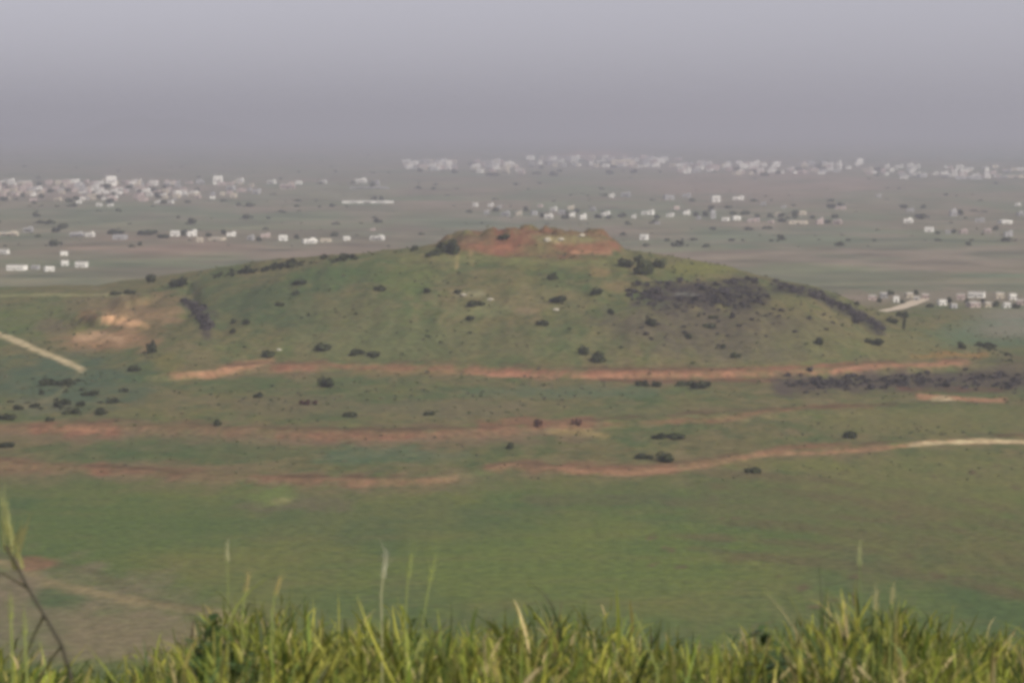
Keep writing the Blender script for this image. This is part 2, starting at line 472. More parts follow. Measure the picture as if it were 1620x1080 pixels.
# ------------------------------------------------------------------ materials
def ground_mat(name, bump=0.4, scale=0.35):
    m = bpy.data.materials.new(name); m.use_nodes = True
    nt = m.node_tree; b = nt.nodes["Principled BSDF"]
    b.inputs["Roughness"].default_value = 1.0
    b.inputs["Specular IOR Level"].default_value = 0.05
    at = nt.nodes.new("ShaderNodeAttribute"); at.attribute_name = "soil"
    tc = nt.nodes.new("ShaderNodeTexCoord")
    n1 = nt.nodes.new("ShaderNodeTexNoise"); n1.inputs["Scale"].default_value = scale; n1.inputs["Detail"].default_value = 5
    n1.inputs["Roughness"].default_value = 0.65
    mr = nt.nodes.new("ShaderNodeMapRange")
    mr.inputs["From Min"].default_value = 0.3; mr.inputs["From Max"].default_value = 0.7
    mr.inputs["To Min"].default_value = 0.64; mr.inputs["To Max"].default_value = 1.36
    vm = nt.nodes.new("ShaderNodeVectorMath"); vm.operation = 'SCALE'
    bp = nt.nodes.new("ShaderNodeBump"); bp.inputs["Strength"].default_value = bump; bp.inputs["Distance"].default_value = 1.0
    nt.links.new(tc.outputs["Object"], n1.inputs["Vector"])
    nt.links.new(n1.outputs["Fac"], mr.inputs["Value"])
    nt.links.new(at.outputs["Color"], vm.inputs[0])
    nt.links.new(mr.outputs["Result"], vm.inputs["Scale"])
    nt.links.new(vm.outputs[0], b.inputs["Base Color"])
    nt.links.new(n1.outputs["Fac"], bp.inputs["Height"])
    nt.links.new(bp.outputs[0], b.inputs["Normal"])
    return m


def flat_mat(name, c, rough=0.9, var=0.25, scale=0.6, transl=0.0):
    m = bpy.data.materials.new(name); m.use_nodes = True
    nt = m.node_tree; b = nt.nodes["Principled BSDF"]
    b.inputs["Roughness"].default_value = rough
    b.inputs["Specular IOR Level"].default_value = 0.15
    tc = nt.nodes.new("ShaderNodeTexCoord"); n1 = nt.nodes.new("ShaderNodeTexNoise")
    n1.inputs["Scale"].default_value = scale; n1.inputs["Detail"].default_value = 3
    oi = nt.nodes.new("ShaderNodeObjectInfo")
    ad = nt.nodes.new("ShaderNodeMath"); ad.operation = 'MULTIPLY_ADD'
    ad.inputs[1].default_value = 0.5
    nt.links.new(oi.outputs["Random"], ad.inputs[0])
    nt.links.new(n1.outputs["Fac"], ad.inputs[2])
    mr = nt.nodes.new("ShaderNodeMapRange")
    mr.inputs["From Min"].default_value = 0.35; mr.inputs["From Max"].default_value = 1.15
    mr.inputs["To Min"].default_value = 1 - var; mr.inputs["To Max"].default_value = 1 + var
    vm = nt.nodes.new("ShaderNodeVectorMath"); vm.operation = 'SCALE'
    vm.inputs[0].default_value = c
    nt.links.new(tc.outputs["Object"], n1.inputs["Vector"])
    nt.links.new(ad.outputs[0], mr.inputs["Value"])
    nt.links.new(mr.outputs["Result"], vm.inputs["Scale"])
    nt.links.new(vm.outputs[0], b.inputs["Base Color"])
    return m


def blade_mat(name):
    m = bpy.data.materials.new(name); m.use_nodes = True
    nt = m.node_tree; b = nt.nodes["Principled BSDF"]; out = nt.nodes["Material Output"]
    b.inputs["Roughness"].default_value = 0.55
    b.inputs["Specular IOR Level"].default_value = 0.3
    at = nt.nodes.new("ShaderNodeAttribute"); at.attribute_name = "leaf"
    tr = nt.nodes.new("ShaderNodeBsdfTranslucent")
    mx = nt.nodes.new("ShaderNodeMixShader"); mx.inputs[0].default_value = 0.35
    nt.links.new(at.outputs["Color"], b.inputs["Base Color"])
    nt.links.new(at.outputs["Color"], tr.inputs["Color"])
    nt.links.new(b.outputs[0], mx.inputs[1]); nt.links.new(tr.outputs[0], mx.inputs[2])
    nt.links.new(mx.outputs[0], out.inputs["Surface"])
    return m


M_LAND = ground_mat("pasture_soil", 0.28, 0.32)
M_FAR = ground_mat("plain_soil", 0.2, 0.012)
M_HILL = ground_mat("hillside_soil", 0.6, 2.0)
M_WHITE = flat_mat("white_render", (0.78, 0.75, 0.68), 0.8, 0.25)
M_CREAM = flat_mat("cream_render", (0.52, 0.45, 0.34), 0.85, 0.2)
M_PINK = flat_mat("pinkish_render", (0.46, 0.36, 0.32), 0.85, 0.2)
M_GREY = flat_mat("grey_concrete", (0.34, 0.33, 0.32), 0.9, 0.2)
M_GLASS = flat_mat("dark_glass", (0.03, 0.035, 0.04), 0.2, 0.1)
M_SHUT = flat_mat("weathered_shutters", (0.20, 0.19, 0.18), 0.7, 0.15)
M_DOOR = flat_mat("dark_door_paint", (0.09, 0.075, 0.06), 0.6, 0.1)
M_ROOF = flat_mat("pale_roof_screed", (0.44, 0.41, 0.37), 0.9, 0.2)
M_BUSH = flat_mat("bush_leaf", (0.036, 0.041, 0.017), 0.8, 0.45, 1.5)
M_BUSHRED = flat_mat("reddish_bush_leaf", (0.075, 0.035, 0.026), 0.8, 0.3, 1.5)
M_SCRUB = flat_mat("thorn_scrub", (0.052, 0.044, 0.043), 0.9, 0.45, 0.25)
M_BARK = flat_mat("bark", (0.07, 0.055, 0.04), 0.9, 0.2, 3)
M_ROCK = flat_mat("pale_limestone", (0.40, 0.36, 0.28), 0.95, 0.2, 1.2)
M_BLADE = blade_mat("grass_blade")


# ------------------------------------------------------------------ mesh helpers
def mesh_np(name, V, Fq, mats, smooth=False, attr=None, mat_idx=None):
    me = bpy.data.meshes.new(name)
    V = np.asarray(V, np.float32); Fq = np.asarray(Fq, np.int32)
    n = Fq.shape[1]
    me.vertices.add(len(V)); me.vertices.foreach_set("co", V.ravel())
    me.loops.add(Fq.size); me.loops.foreach_set("vertex_index", Fq.ravel())
    me.polygons.add(len(Fq)); me.polygons.foreach_set("loop_start", np.arange(0, Fq.size, n, dtype=np.int32))
    for m in (mats if isinstance(mats, (list, tuple)) else [mats]):
        me.materials.append(m)
    if mat_idx is not None:
        me.polygons.foreach_set("material_index", np.asarray(mat_idx, np.int32))
    me.polygons.foreach_set("use_smooth", np.full(len(Fq), smooth))
    if attr:
        a = me.attributes.new(attr[0], 'FLOAT_COLOR', 'POINT')
        a.data.foreach_set("color", np.concatenate([attr[1], np.ones((len(V), 1))], 1).astype(np.float32).ravel())
    me.update(calc_edges=True)
    me.validate()
    return me


def link(name, me, parent=None, loc=None):
    o = bpy.data.objects.new(name, me); col.objects.link(o)
    if parent is not None: o.parent = parent
    if loc is not None: o.location = loc
    return o


def tag(o, label=None, cat=None, group=None, kind=None):
    if label: o["label"] = label
    if cat: o["category"] = cat
    if group: o["group"] = group
    if kind: o["kind"] = kind
    return o


def grid_faces(nx, ny):
    i = np.arange(nx - 1)[None, :] + np.arange(ny - 1)[:, None] * nx
    i = i.ravel()
    return np.stack([i, i + 1, i + nx + 1, i + nx], 1)


# ------------------------------------------------------------------ setting: the plain, the mound, the viewpoint hill
NX0, NX1, NY0, NY1 = -640.0, 640.0, 440.0, 1790.0
# the far plain: one sheet out past the horizon
u = np.linspace(-1, 1, 460)
gx = 620 * np.sinh(u * 4.6) / np.sinh(4.6) * 60
yy = [-3000, -1500, -600, -100, 200]
Y = 400.0
while Y < 45000:
    yy.append(Y); Y += max(9.0, Y * 0.0085) if Y < 12000 else Y * 0.05
gy = np.array(yy)
X, YY = np.meshgrid(gx, gy)
X = X.ravel(); YY = YY.ravel()
ins = sstep(0, 30, np.minimum(np.minimum(X - NX0, NX1 - X), np.minimum(YY - NY0, NY1 - YY)) - 25)
Z = -4.0 * ins
pl = link("plain", mesh_np("plain", np.stack([X, YY, Z], 1), grid_faces(len(gx), len(gy)), M_FAR, True, ("soil", paint_far(X, YY))))
tag(pl, "wide hazy green and brown plain beyond the mound", None, None, "structure")

# the mound and the fields at its foot
gx = np.arange(NX0, NX1 + 0.1, 1.6); gy = np.arange(NY0, NY1 + 0.1, 2.5)
X, YY = np.meshgrid(gx, gy); X = X.ravel(); YY = YY.ravel()
Z = height(X, YY)
edge = np.minimum(np.minimum(X - NX0, NX1 - X), np.minimum(YY - NY0, NY1 - YY))
Z = Z * sstep(0, 60, edge) + 0.03
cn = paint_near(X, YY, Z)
cf = paint_far(X, YY)
far_w = sstep(1560, 1700, YY)[:, None]
far_w = np.maximum(far_w, (sstep(1250, 1330, YY) * sstep(1500, 1600, project(X, YY, Z)[0]))[:, None])
cn = cn * (1 - far_w) + cf * far_w
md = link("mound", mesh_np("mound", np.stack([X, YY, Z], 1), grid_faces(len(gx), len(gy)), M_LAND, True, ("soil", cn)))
tag(md, "broad grassy mound with red earth terraces and a bare red summit", None, None, "structure")


def land_z(x, y):
    if NX0 < x < NX1 and NY0 < y < NY1:
        e = min(x - NX0, NX1 - x, y - NY0, NY1 - y)
        return float(height(np.array([x]), np.array([y]))[0] * sstep(0, 60, e) + 0.03)
    return 0.0


def on_land(px, py):
    """first point of the land met along the line of sight through a photo pixel"""
    a, dy, dz = ray(px, py)
    ys = np.concatenate([np.arange(450, 1780, 1.0), np.arange(1780, 14000, 10.0)])
    t = ys / dy
    xs = a * t; zs = CAMZ + dz * t
    hz = np.where((ys < NY1) & (np.abs(xs) < NX1), height(xs, np.minimum(ys, 1790)), 0.0)
    hit = np.nonzero(zs <= hz)[0]
    k = hit[0] if len(hit) else len(ys) - 1
    return float(xs[k]), float(ys[k]), float(hz[k])


# the hillside the camera stands on
def hill_z(x, y):
    z = 109.0 - 0.13 * np.clip(y, -60, 9.0) - 0.0004 * x * x * (np.abs(x) < 60) - 0.0004 * 3600 * (np.abs(x) >= 60)
    d = np.clip(y - 9.0, 0, None)
    z = z - 0.52 * d * (1 - 0.5 * sstep(40, 420, d))
    z = z - np.clip(-y - 60, 0, None) * 0.5
    z = z + (vnoise(x / 1.7, y / 1.7, 71) - .5) * 0.10 + (fbm(x / 14, y / 14, 72, 3) - .5) * 0.5 * sstep(8, 40, d + np.abs(x) * 0.5)
    return np.maximum(z, -0.6)


hx = np.concatenate([np.linspace(-420, -12, 50), np.arange(-11.8, 11.9, 0.2), np.linspace(12, 420, 50)])
hy = np.concatenate([np.linspace(-300, -3, 40), np.arange(-2.8, 12, 0.2), np.linspace(12.2, 520, 150)])
X, YY = np.meshgrid(hx, hy); X = X.ravel(); YY = YY.ravel()
Z = hill_z(X, YY)
n = fbm(X / 3, YY / 3, 81, 4)[:, None]
hc = np.array((0.07, 0.085, 0.03)) * (1 - n) + np.array((0.13, 0.10, 0.055)) * n
hs_o = link("hillside", mesh_np("hillside", np.stack([X, YY, Z], 1), grid_faces(len(hx), len(hy)), M_HILL, True, ("soil", hc)))
tag(hs_o, "grassy hillside at the viewpoint", None, None, "structure")

# ------------------------------------------------------------------ faint hills at the horizon
def far_hill(name, x0, x1, Yd, peak, label):
    nx, ny = 80, 24
    px = np.linspace(x0, x1, nx)
    A = at_y(px, 200.0, Yd)[0]
    B = np.linspace(-1, 1, ny)
    XX, BB = np.meshgrid(A, B)
    uu = np.meshgrid(np.linspace(0, 1, nx), B)[0]
    prof = np.sin(uu * math.pi) ** 0.8 * (0.55 + 0.9 * fbm(uu * 4, uu * 0, int(x0) % 50, 4))
    ZZ = peak * prof * np.cos(BB * math.pi / 2) ** 1.2 * (0.85 + 0.3 * fbm(uu * 12, BB * 3, 5, 3)) - 1
    V = np.stack([XX.ravel(), (Yd + BB * 1600).ravel(), ZZ.ravel()], 1)
    cc = np.zeros((len(V), 3)) + np.array((0.09, 0.085, 0.07))
    o = link(name, mesh_np(name, V, grid_faces(nx, ny), M_FAR, True, ("soil", cc)))
    tag(o, label, None, None, "structure")


far_hill("distant_hills", 100, 420, 20500, 195, "faint grey hills in the haze at the left of the horizon")
far_hill("distant_hills", -300, 130, 22000, 160, "lower faint ridge in the haze beyond the far left town")

# ------------------------------------------------------------------ haze
hzm = bpy.data.materials.new("haze_air"); hzm.use_nodes = True
nt = hzm.node_tree
nt.nodes.clear()
pv = nt.nodes.new("ShaderNodeVolumePrincipled")
pv.inputs["Color"].default_value = (0.75, 0.75, 0.835, 1)
pv.inputs["Density"].default_value = 1.75e-4
pv.inputs["Anisotropy"].default_value = 0.45
mo = nt.nodes.new("ShaderNodeOutputMaterial")
nt.links.new(pv.outputs[0], mo.inputs["Volume"])
bx = 42000.0; bt = 215.0; bb = -6.0; by0 = -5000.0; by1 = 52000.0
V = [(-bx, by0, bb), (bx, by0, bb), (bx, by1, bb), (-bx, by1, bb), (-bx, by0, bt), (bx, by0, bt), (bx, by1, bt), (-bx, by1, bt)]
Q = [(0, 3, 2, 1), (4, 5, 6, 7), (0, 1, 5, 4), (1, 2, 6, 5), (2, 3, 7, 6), (3, 0, 4, 7)]
hz = link("haze", mesh_np("haze", V, Q, hzm))
tag(hz, "pale lilac haze over the whole plain", None, None, "stuff")


# ------------------------------------------------------------------ bushes and trees
def leaf_clump(seed, n_leaf=320, flat=0.8, leaf=0.16, lobes=5):
    r = np.random.default_rng(seed)
    V = []; Q = []
    cen = r.normal(0, 0.33, (lobes, 3)) * (1, 1, 0.45 * flat) + (0, 0, 0.5 * flat)
    rad = r.uniform(0.26, 0.62, lobes)
    for k in range(n_leaf):
        i = r.integers(lobes)
        d = r.normal(size=3); d /= np.linalg.norm(d)
        p = cen[i] + d * rad[i] * (1, 1, flat) * r.uniform(0.6, 1.0) ** 0.8 * (1 + 0.35 * (r.random() < .22))
        p[2] = max(p[2], 0.03)
        a = r.normal(size=3); a -= d * (a @ d) * 0.7; a /= np.linalg.norm(a)
        b = np.cross(a, d + r.normal(0, 0.4, 3)); b /= np.linalg.norm(b) + 1e-6
        s = leaf * r.uniform(0.6, 1.5)
        j = len(V)
        V += [p - a * s - b * s * .6, p + a * s - b * s * .6, p + a * s * .8 + b * s * .6, p - a * s * .8 + b * s * .6]
        Q.append((j, j + 1, j + 2, j + 3))
    # inner mass of each lobe, kept ragged
    for i in range(lobes):
        m, n_ = 7, 5
        j = len(V)
        for a in range(n_):
            th = math.pi * (a + 0.5) / n_
            for b in range(m):
                ph = 2 * math.pi * b / m + a
                rr = rad[i] * 0.58 * r.uniform(0.6, 1.15)
                p = cen[i] + np.array((math.sin(th) * math.cos(ph), math.sin(th) * math.sin(ph), math.cos(th) * flat)) * rr
                p[2] = max(p[2], 0.0)
                V.append(p)
        for a in range(n_ - 1):
            for b in range(m):
                Q.append((j + a * m + b, j + a * m + (b + 1) % m, j + (a + 1) * m + (b + 1) % m, j + (a + 1) * m + b))
    return np.array(V), np.array(Q)


def tube(pts, radii, n=6):
    V = []; Q = []
    for k, (p, r) in enumerate(zip(pts, radii)):
        for i in range(n):
            a = 2 * math.pi * i / n
            V.append((p[0] + r * math.cos(a), p[1] + r * math.sin(a), p[2]))
    for k in range(len(pts) - 1):
        for i in range(n):
            Q.append((k * n + i, k * n + (i + 1) % n, (k + 1) * n + (i + 1) % n, (k + 1) * n + i))
    return V, Q


CROWNS = []
for s in range(6):
    V, Q = leaf_clump(100 + s, 300, 0.75)
    CROWNS.append(mesh_np("crown", V, Q, M_BUSH))
V, Q = leaf_clump(140, 300, 0.9)
CROWN_RED = mesh_np("crown", V, Q, M_BUSHRED)
V, Q = tube([(0, 0, -0.4), (0.02, 0.01, 0.2), (0.05, -0.03, 0.7)], [0.07, 0.055, 0.03], 6)
TRUNK = mesh_np("trunk", V, Q, M_BARK)


def plant(name, px, py, w, h, label, cat, group, red=False, far=False):
    """a bush or tree whose foot is seen at the bottom of a w x h pixel spot centred on px, py"""
    if far:
        x, y, z = at_z(px, py + h / 2, 0.0)
    else:
        x, y, z = on_land(px, py + h * 0.4)
        z = land_z(x, y) if y < NY1 else 0.0
    sw = w * y / F / 1.55; sh = h * y / F / 1.0
    t = bpy.data.objects.new(name, None); col.objects.link(t)
    t.empty_display_size = 1
    t.location = (x, y, z - 0.05); t.rotation_euler = (0, 0, random.uniform(0, 6.28))
    tag(t, label, cat, group)
    c = link("crown", CROWN_RED if red else random.choice(CROWNS), t)
    m = (sw + sw) / 2
    c.scale = (sw, sw * 0.9, sh)
    k = link("trunk", TRUNK, t)
    k.scale = (sw, sw, sh)
    return t


G_M = "shrubs scattered over the mound"
G_T = "shrubs on the terraces below the mound"
SHRUBS = [
    # mound
    (238, 441, 13, 14, "small round shrub alone on the left shoulder's skyline", G_M),
    (285, 447, 22, 14, "dark shrub on the left skyline just above the dark gully", G_M),
    (182, 464, 16, 8, "low dark shrub on the skyline left of the quarry scar, left one of a pair", G_M),
    (204, 462, 16, 9, "low dark shrub on the skyline above the quarry scar, right one of a pair", G_M),
    (441, 481, 13, 8, "small dark shrub on the green left flank below the scrubby crest", G_M),
    (475, 447, 18, 8, "flat dark shrub just under the scrubby left crest", G_M),
    (469, 463, 10, 7, "smaller shrub right below the flat one under the left crest", G_M),
    (370, 508, 10, 9, "left small shrub of two close together right of the dark gully", G_M),
    (391, 509, 13, 10, "right and larger shrub of two close together right of the dark gully", G_M),
    (368, 524, 10, 8, "small shrub under the close pair right of the dark gully", G_M),
    (240, 549, 13, 24, "tall narrow dark shrub right of the orange quarry scar", G_M),
    (210, 583, 22, 11, "flat purplish dark shrub below the quarry scar", G_M),
    (425, 560, 20, 10, "dark shrub just above the left end of the upper red bank", G_M),
    (510, 550, 22, 12, "green shrub above the upper red bank, left of the long paired ones", G_M),
    (566, 558, 22, 10, "left shrub of a touching pair on the upper red bank", G_M),
    (589, 561, 18, 9, "right shrub of a touching pair on the upper red bank", G_M),
    (602, 456, 16, 11, "green shrub on the upper slope left of the summit cut", G_M),
    (677, 460, 14, 9, "small shrub on the upper slope below the dark bushes standing in for the summit cut", G_M),
    (725, 461, 13, 7, "small dark shrub above the pale outcrop in mid slope", G_M),
    (753, 481, 27, 10, "wide low dark shrub below the pale outcrop in mid slope", G_M),
    (745, 503, 16, 9, "faint shrub in mid slope under the wide low one", G_M),
    (873, 437, 18, 13, "dark round shrub high on the slope under the red summit", G_M),
    (883, 473, 26, 11, "wide dark shrub in the middle of the slope below the round one", G_M),
    (860, 511, 18, 10, "dark shrub in the lower middle of the bare slope", G_M),
    (945, 462, 14, 10, "green shrub right of mid slope below the orange bare patch", G_M),
    (967, 492, 11, 11, "small thin shrub low on the slope left of the purple scrub", G_M),
    (923, 556, 13, 14, "left upper shrub of the dark pair above the upper red bank", G_M),
    (944, 565, 26, 16, "right larger shrub of the dark pair above the upper red bank", G_M),
    (988, 416, 18, 14, "dark shrub at the left end of the group by the summit's right edge", G_M),
    (1011, 410, 13, 14, "tallest dark shrub of the group by the summit's right edge", G_M),
    (1021, 424, 26, 24, "largest purplish bush in the group by the summit's right edge", G_M),
    (1041, 418, 15, 14, "dark shrub at the right end of the group by the summit's right edge", G_M),
    (1030, 510, 16, 12, "dark shrub at the lower left of the purple scrub patch", G_M),
    (1120, 515, 18, 9, "shrub on the purplish slope below the main scrub", G_M),
    (1090, 532, 12, 9, "small dark shrub near the foot of the purplish slope", G_M),
    (1127, 501, 14, 6, "little shrub hugging the lower edge of the main scrub", G_M),
    (1145, 549, 11, 8, "small shrub near the foot of the purplish slope, right of another", G_M),
    (1163, 562, 14, 11, "greyish shrub above the upper red bank right of centre", G_M),
    (1295, 540, 16, 11, "lone shrub on the olive slope below the diagonal dark strip", G_M),
    (1384, 541, 24, 10, "shrub low on the right flank below the end of the diagonal strip", G_M),
    (1355, 480, 8, 8, "tiny shrub on the right skyline above the diagonal strip", G_M),
    (1410, 507, 14, 9, "dark shrub at the right foot of the mound by the pale lane", G_M),
    (1426, 498, 14, 9, "darker shrub beside the pale lane end", G_M),
    (1431, 512, 5, 22, "thin upright sapling below the pale lane end", G_M),
    (1521, 547, 13, 12, "small dark tree on the far right foot above the orange verge", G_M),
    (655, 393, 14, 9, "small lone shrub left of the dark bushes standing in for the summit cut", G_M),
    (690, 399, 20, 10, "low dark thicket bush at the summit's left end", G_M),  # this and the next four: bushes added in place of a shaded trench side
    (703, 393, 22, 16, "dark thicket bush between the low and the tall one at the summit's left end", G_M),
    (714, 387, 18, 16, "tallest black-green thicket bush at the summit's left end", G_M),
    (680, 402, 22, 8, "lowest dark bush at the very left foot of those standing in for the shaded summit trench", G_M),
    (722, 394, 18, 20, "dark bush standing in for the shaded trench side, at its right end against the red earth", G_M),
    (797, 377, 18, 7, "low dark shrub on top of the red summit", G_M),
    # terraces
    (518, 606, 22, 16, "large dark bluish shrub on the terrace just below the upper bank", G_T),
    (408, 625, 17, 9, "green shrub on the upper terrace left of the large bluish one", G_T),
    (343, 668, 16, 13, "round dark green shrub right on the middle red bank", G_T),
    (552, 655, 19, 12, "dark shrub above the middle red bank in the centre left", G_T),
    (680, 654, 14, 7, "faint olive shrub on the terrace left of the reddish posts", G_T),
    (808, 704, 15, 15, "grey-green shrub below the middle bank in the centre", G_T),
    (1014, 607, 16, 9, "left small shrub right under the upper red bank", G_T),
    (1037, 608, 14, 9, "right small shrub right under the upper red bank", G_T),
    (1085, 606, 24, 11, "left dark bush of the clump under the upper bank", G_T),
    (1108, 609, 26, 14, "right dark bush of the clump under the upper bank", G_T),
    (1042, 690, 24, 9, "left half of the flat dark pair on the middle terrace", G_T),
    (1066, 690, 28, 9, "right half of the flat dark pair on the middle terrace", G_T),
    (1016, 722, 26, 10, "greyish bush just above the lower track bend", G_T),
    (1055, 725, 26, 15, "dark green bush on the lower track bend, right of the greyish one", G_T),
    (1343, 687, 20, 15, "lone dark shrub above the lower track on the right", G_T),
    (1193, 743, 22, 12, "olive shrub below the lower track", G_T),
    (76, 605, 26, 12, "dark bluish bush beside the end of the white road", G_T),
    (104, 604, 26, 12, "dark green bush beside the end of the white road", G_T),
    (90, 640, 20, 10, "bright green shrub left in the green thicket on the left terrace", G_T),
    (104, 636, 16, 9, "olive shrub at the top of the green thicket on the left terrace", G_T),
    (130, 639, 18, 9, "black-green shrub right in the green thicket on the left terrace", G_T),
    (110, 651, 20, 9, "low shrub at the bottom of the green thicket on the left terrace", G_T),
    (158, 650, 24, 14, "big dark shrub at the right end of the left terrace thicket", G_T),
    (28, 645, 16, 8, "shrub in the left terrace thicket nearest its left end", G_T),
    (8, 660, 26, 10, "dark bush cut by the left picture edge above the middle bank", G_T),
    (55, 641, 16, 8, "small shrub between the left bush and the green thicket", G_T),
    (180, 634, 16, 9, "bluish shrub above the right end of the left terrace thicket", G_T),
    (145, 622, 20, 9, "green shrub above the left terrace thicket below the road end", G_T),
    (78, 663, 12, 9, "brown shrub on the edge of the middle red bank at left", G_T),
    (10, 704, 24, 9, "olive bush below the middle bank by the left picture edge", G_T),
]
for px, py, w, h, lb, g in SHRUBS:
    plant("shrub", px, py, w, h, lb, "shrub", g)
for px, py, w, h, lb in [(852, 671, 10, 14, "dark maroon upright shrub on the middle bank, darker of two"),
                         (912, 669, 10, 12, "brown-red upright shrub on the middle bank, right one of two"),
                         (488, 637, 17, 9, "reddish low shrub on the upper terrace")]:
    plant("shrub", px, py, w, h, lb, "shrub", "reddish shrubs on the terraces", red=True)


# scrub that reads as a mass
def scrub(region, n, size, label, mat=M_SCRUB, flat=0.6, seed=1, beyond=0):
    r = np.random.default_rng(seed)
    Vs = []; Qs = []; off = 0
    base = [leaf_clump(300 + k, 46, flat, 0.26, 3) for k in range(4)]
    for k in range(n):
        px, py = region(r)
        x, y, z = on_land(px, py)
        if y < beyond: continue
        V, Q = base[r.integers(4)]
        s = size * (0.35 + 1.5 * r.random() ** 2.2); a = r.uniform(0, 6.28)
        R = np.array(((math.cos(a), -math.sin(a), 0), (math.sin(a), math.cos(a), 0), (0, 0, 1)))
        Vs.append((V * s * (1, 1, r.uniform(.55, 1.25))) @ R.T + (x, y, z - 0.05 * s)); Qs.append(Q + off); off += len(V)
    o = link("scrub", mesh_np("scrub", np.concatenate(Vs), np.concatenate(Qs), mat))
    tag(o, label, None, None, "stuff")


def along(pts, hw):
    p = np.array(pts, float)
    seg = np.hypot(*(p[1:] - p[:-1]).T); cum = np.concatenate([[0], np.cumsum(seg)])

    def f(r):
        t = r.uniform(0, cum[-1])
        return np.interp(t, cum, p[:, 0]) + r.normal(0, hw * .5), np.interp(t, cum, p[:, 1]) + r.normal(0, hw * .5)
    return f


def within(cx, cy, rx, ry):
    def f(r):
        a = r.uniform(0, 6.283); d = math.sqrt(r.uniform(0, 1))
        return cx + rx * d * math.cos(a), cy + ry * d * math.sin(a)
    return f


scrub(within(1075, 466, 84, 24), 150, 1.7, "dark purple-grey thorn scrub on the mound's right shoulder", seed=2)
scrub(within(1168, 464, 48, 25), 130, 1.75, "dark brown-grey thorn scrub at the right end of the shoulder", seed=3)
scrub(along([(1228, 453), (1290, 466), (1335, 490), (1392, 519)], 7), 150, 1.9, "diagonal dark strip of scrub down the mound's right flank", seed=4)
scrub(along([(334, 436), (400, 430), (440, 424), (500, 415), (570, 409)], 4), 110, 2.0, "thin dark scrub line along the mound's left crest", M_BUSH, seed=5)
scrub(along([(294, 477), (312, 492), (324, 508), (327, 524)], 6), 70, 1.9, "dark scrub filling the gully on the mound's left flank", seed=6)
scrub(along([(1245, 607), (1330, 606), (1450, 603), (1560, 601), (1660, 605)], 13), 300, 1.5, "long purple-grey scrub band under the upper bank at right", seed=7)
scrub(along([(1548, 548), (1572, 552), (1590, 564), (1600, 576)], 4), 26, 2.0, "curved dark scrub at the mound's far right foot", M_BUSH, seed=8)
scrub(within(1160, 515, 160, 44), 90, 1.15, "sparse low brown scrub over the purplish right slope", seed=9)
scrub(within(110, 625, 110, 34), 42, 1.2, "low green undergrowth round the left terrace bushes", M_BUSH, seed=10)
scrub(within(780, 490, 330, 80), 70, 0.8, "tiny scattered tussocks over the front of the mound", M_BUSH, seed=12)


def tussocks(n, seed, label):
    r = np.random.default_rng(seed)
    X_ = r.uniform(-430, 430, n); Y_ = 815 + 640 * r.random(n)
    d = fbm(X_ / 26, Y_ / 40, 301, 3); keep = r.random(n) < sstep(0.36, 0.66, d) * .9 + .1
    X_, Y_ = X_[keep], Y_[keep]; Z_ = height(X_, Y_)
    q_, v_ = project(X_, Y_, Z_)
    pal = np.array([(.068, .082, .03), (.08, .095, .033), (.10, .105, .042), (.13, .118, .06), (.06, .066, .03), (.11, .09, .055)])
    V, Q, C = [], [], []
    for x, y, z in zip(X_, Y_, Z_):
        sz = (0.26 + 0.95 * r.random() ** 3) * (0.55 + 0.45 * min(max((y - 850) / 250, 0), 1))
        c = pal[r.integers(6)] * r.uniform(.7, 1.25)
        for k in range(7):
            a = r.uniform(0, 6.28); rr = r.uniform(0, .75) * sz
            p = np.array((x + rr * math.cos(a), y + rr * math.sin(a), z + r.uniform(.05, .5) * sz))
            b_ = r.uniform(0, 6.28); e = np.array((math.cos(b_), math.sin(b_), r.normal(0, .3))) * sz * r.uniform(.3, .6)
            u_ = np.array((r.normal(0, .35), r.normal(0, .35), 1.0)) * sz * r.uniform(.25, .5)
            j = len(V); V += [p - e, p + e, p + e * .6 + u_, p - e * .7 + u_]; Q.append((j, j + 1, j + 2, j + 3)); C += [c] * 4
    o = link("tussocks", mesh_np("tussocks", np.array(V), np.array(Q), M_BLADE, False, ("leaf", np.array(C))))
    tag(o, label, None, None, "stuff")


tussocks(15000, 77, "low tussocks and dry herbs all over the mound and terraces")

def hedges(r):
    v_ = 214 + 180 * r.random() ** 1.3
    row = math.floor(v_ / 9.0) * 9.0 + 3.0 + r.normal(0, 1.0)
    return r.uniform(-30, 1650), max(row, 213.0)


scrub(hedges, 620, 4.2, "faint dark hedges and bushes strewn over the hazy plain", M_BUSH, 0.5, 15, 1650)

# ------------------------------------------------------------------ rocks
def rock_mesh(seed):
    r = np.random.default_rng(seed)
    V = []; Q = []
    m, n_ = 8, 5
    for a in range(n_):
        th = math.pi * (a + 0.35) / (n_ - 0.3)
        for b in range(m):
            ph = 2 * math.pi * b / m
            rr = r.uniform(0.75, 1.15)
            V.append((math.sin(th) * math.cos(ph) * rr, math.sin(th) * math.sin(ph) * rr, max(math.cos(th), -0.4) * rr * 0.7))
    for a in range(n_ - 1):
        for b in range(m):
            Q.append((a * m + b, (a + 1) * m + b, (a + 1) * m + (b + 1) % m, a * m + (b + 1) % m))
    j = len(V); V.append((0, 0, 0.72))
    for b in range(m):
        Q.append((j, b, (b + 1) % m, j))
    me = bpy.data.meshes.new("rock")
    me.from_pydata(V, [], [q if len(set(q)) == 4 else (q[0], q[1], q[2]) for q in Q])
    me.materials.append(M_ROCK)
    return me


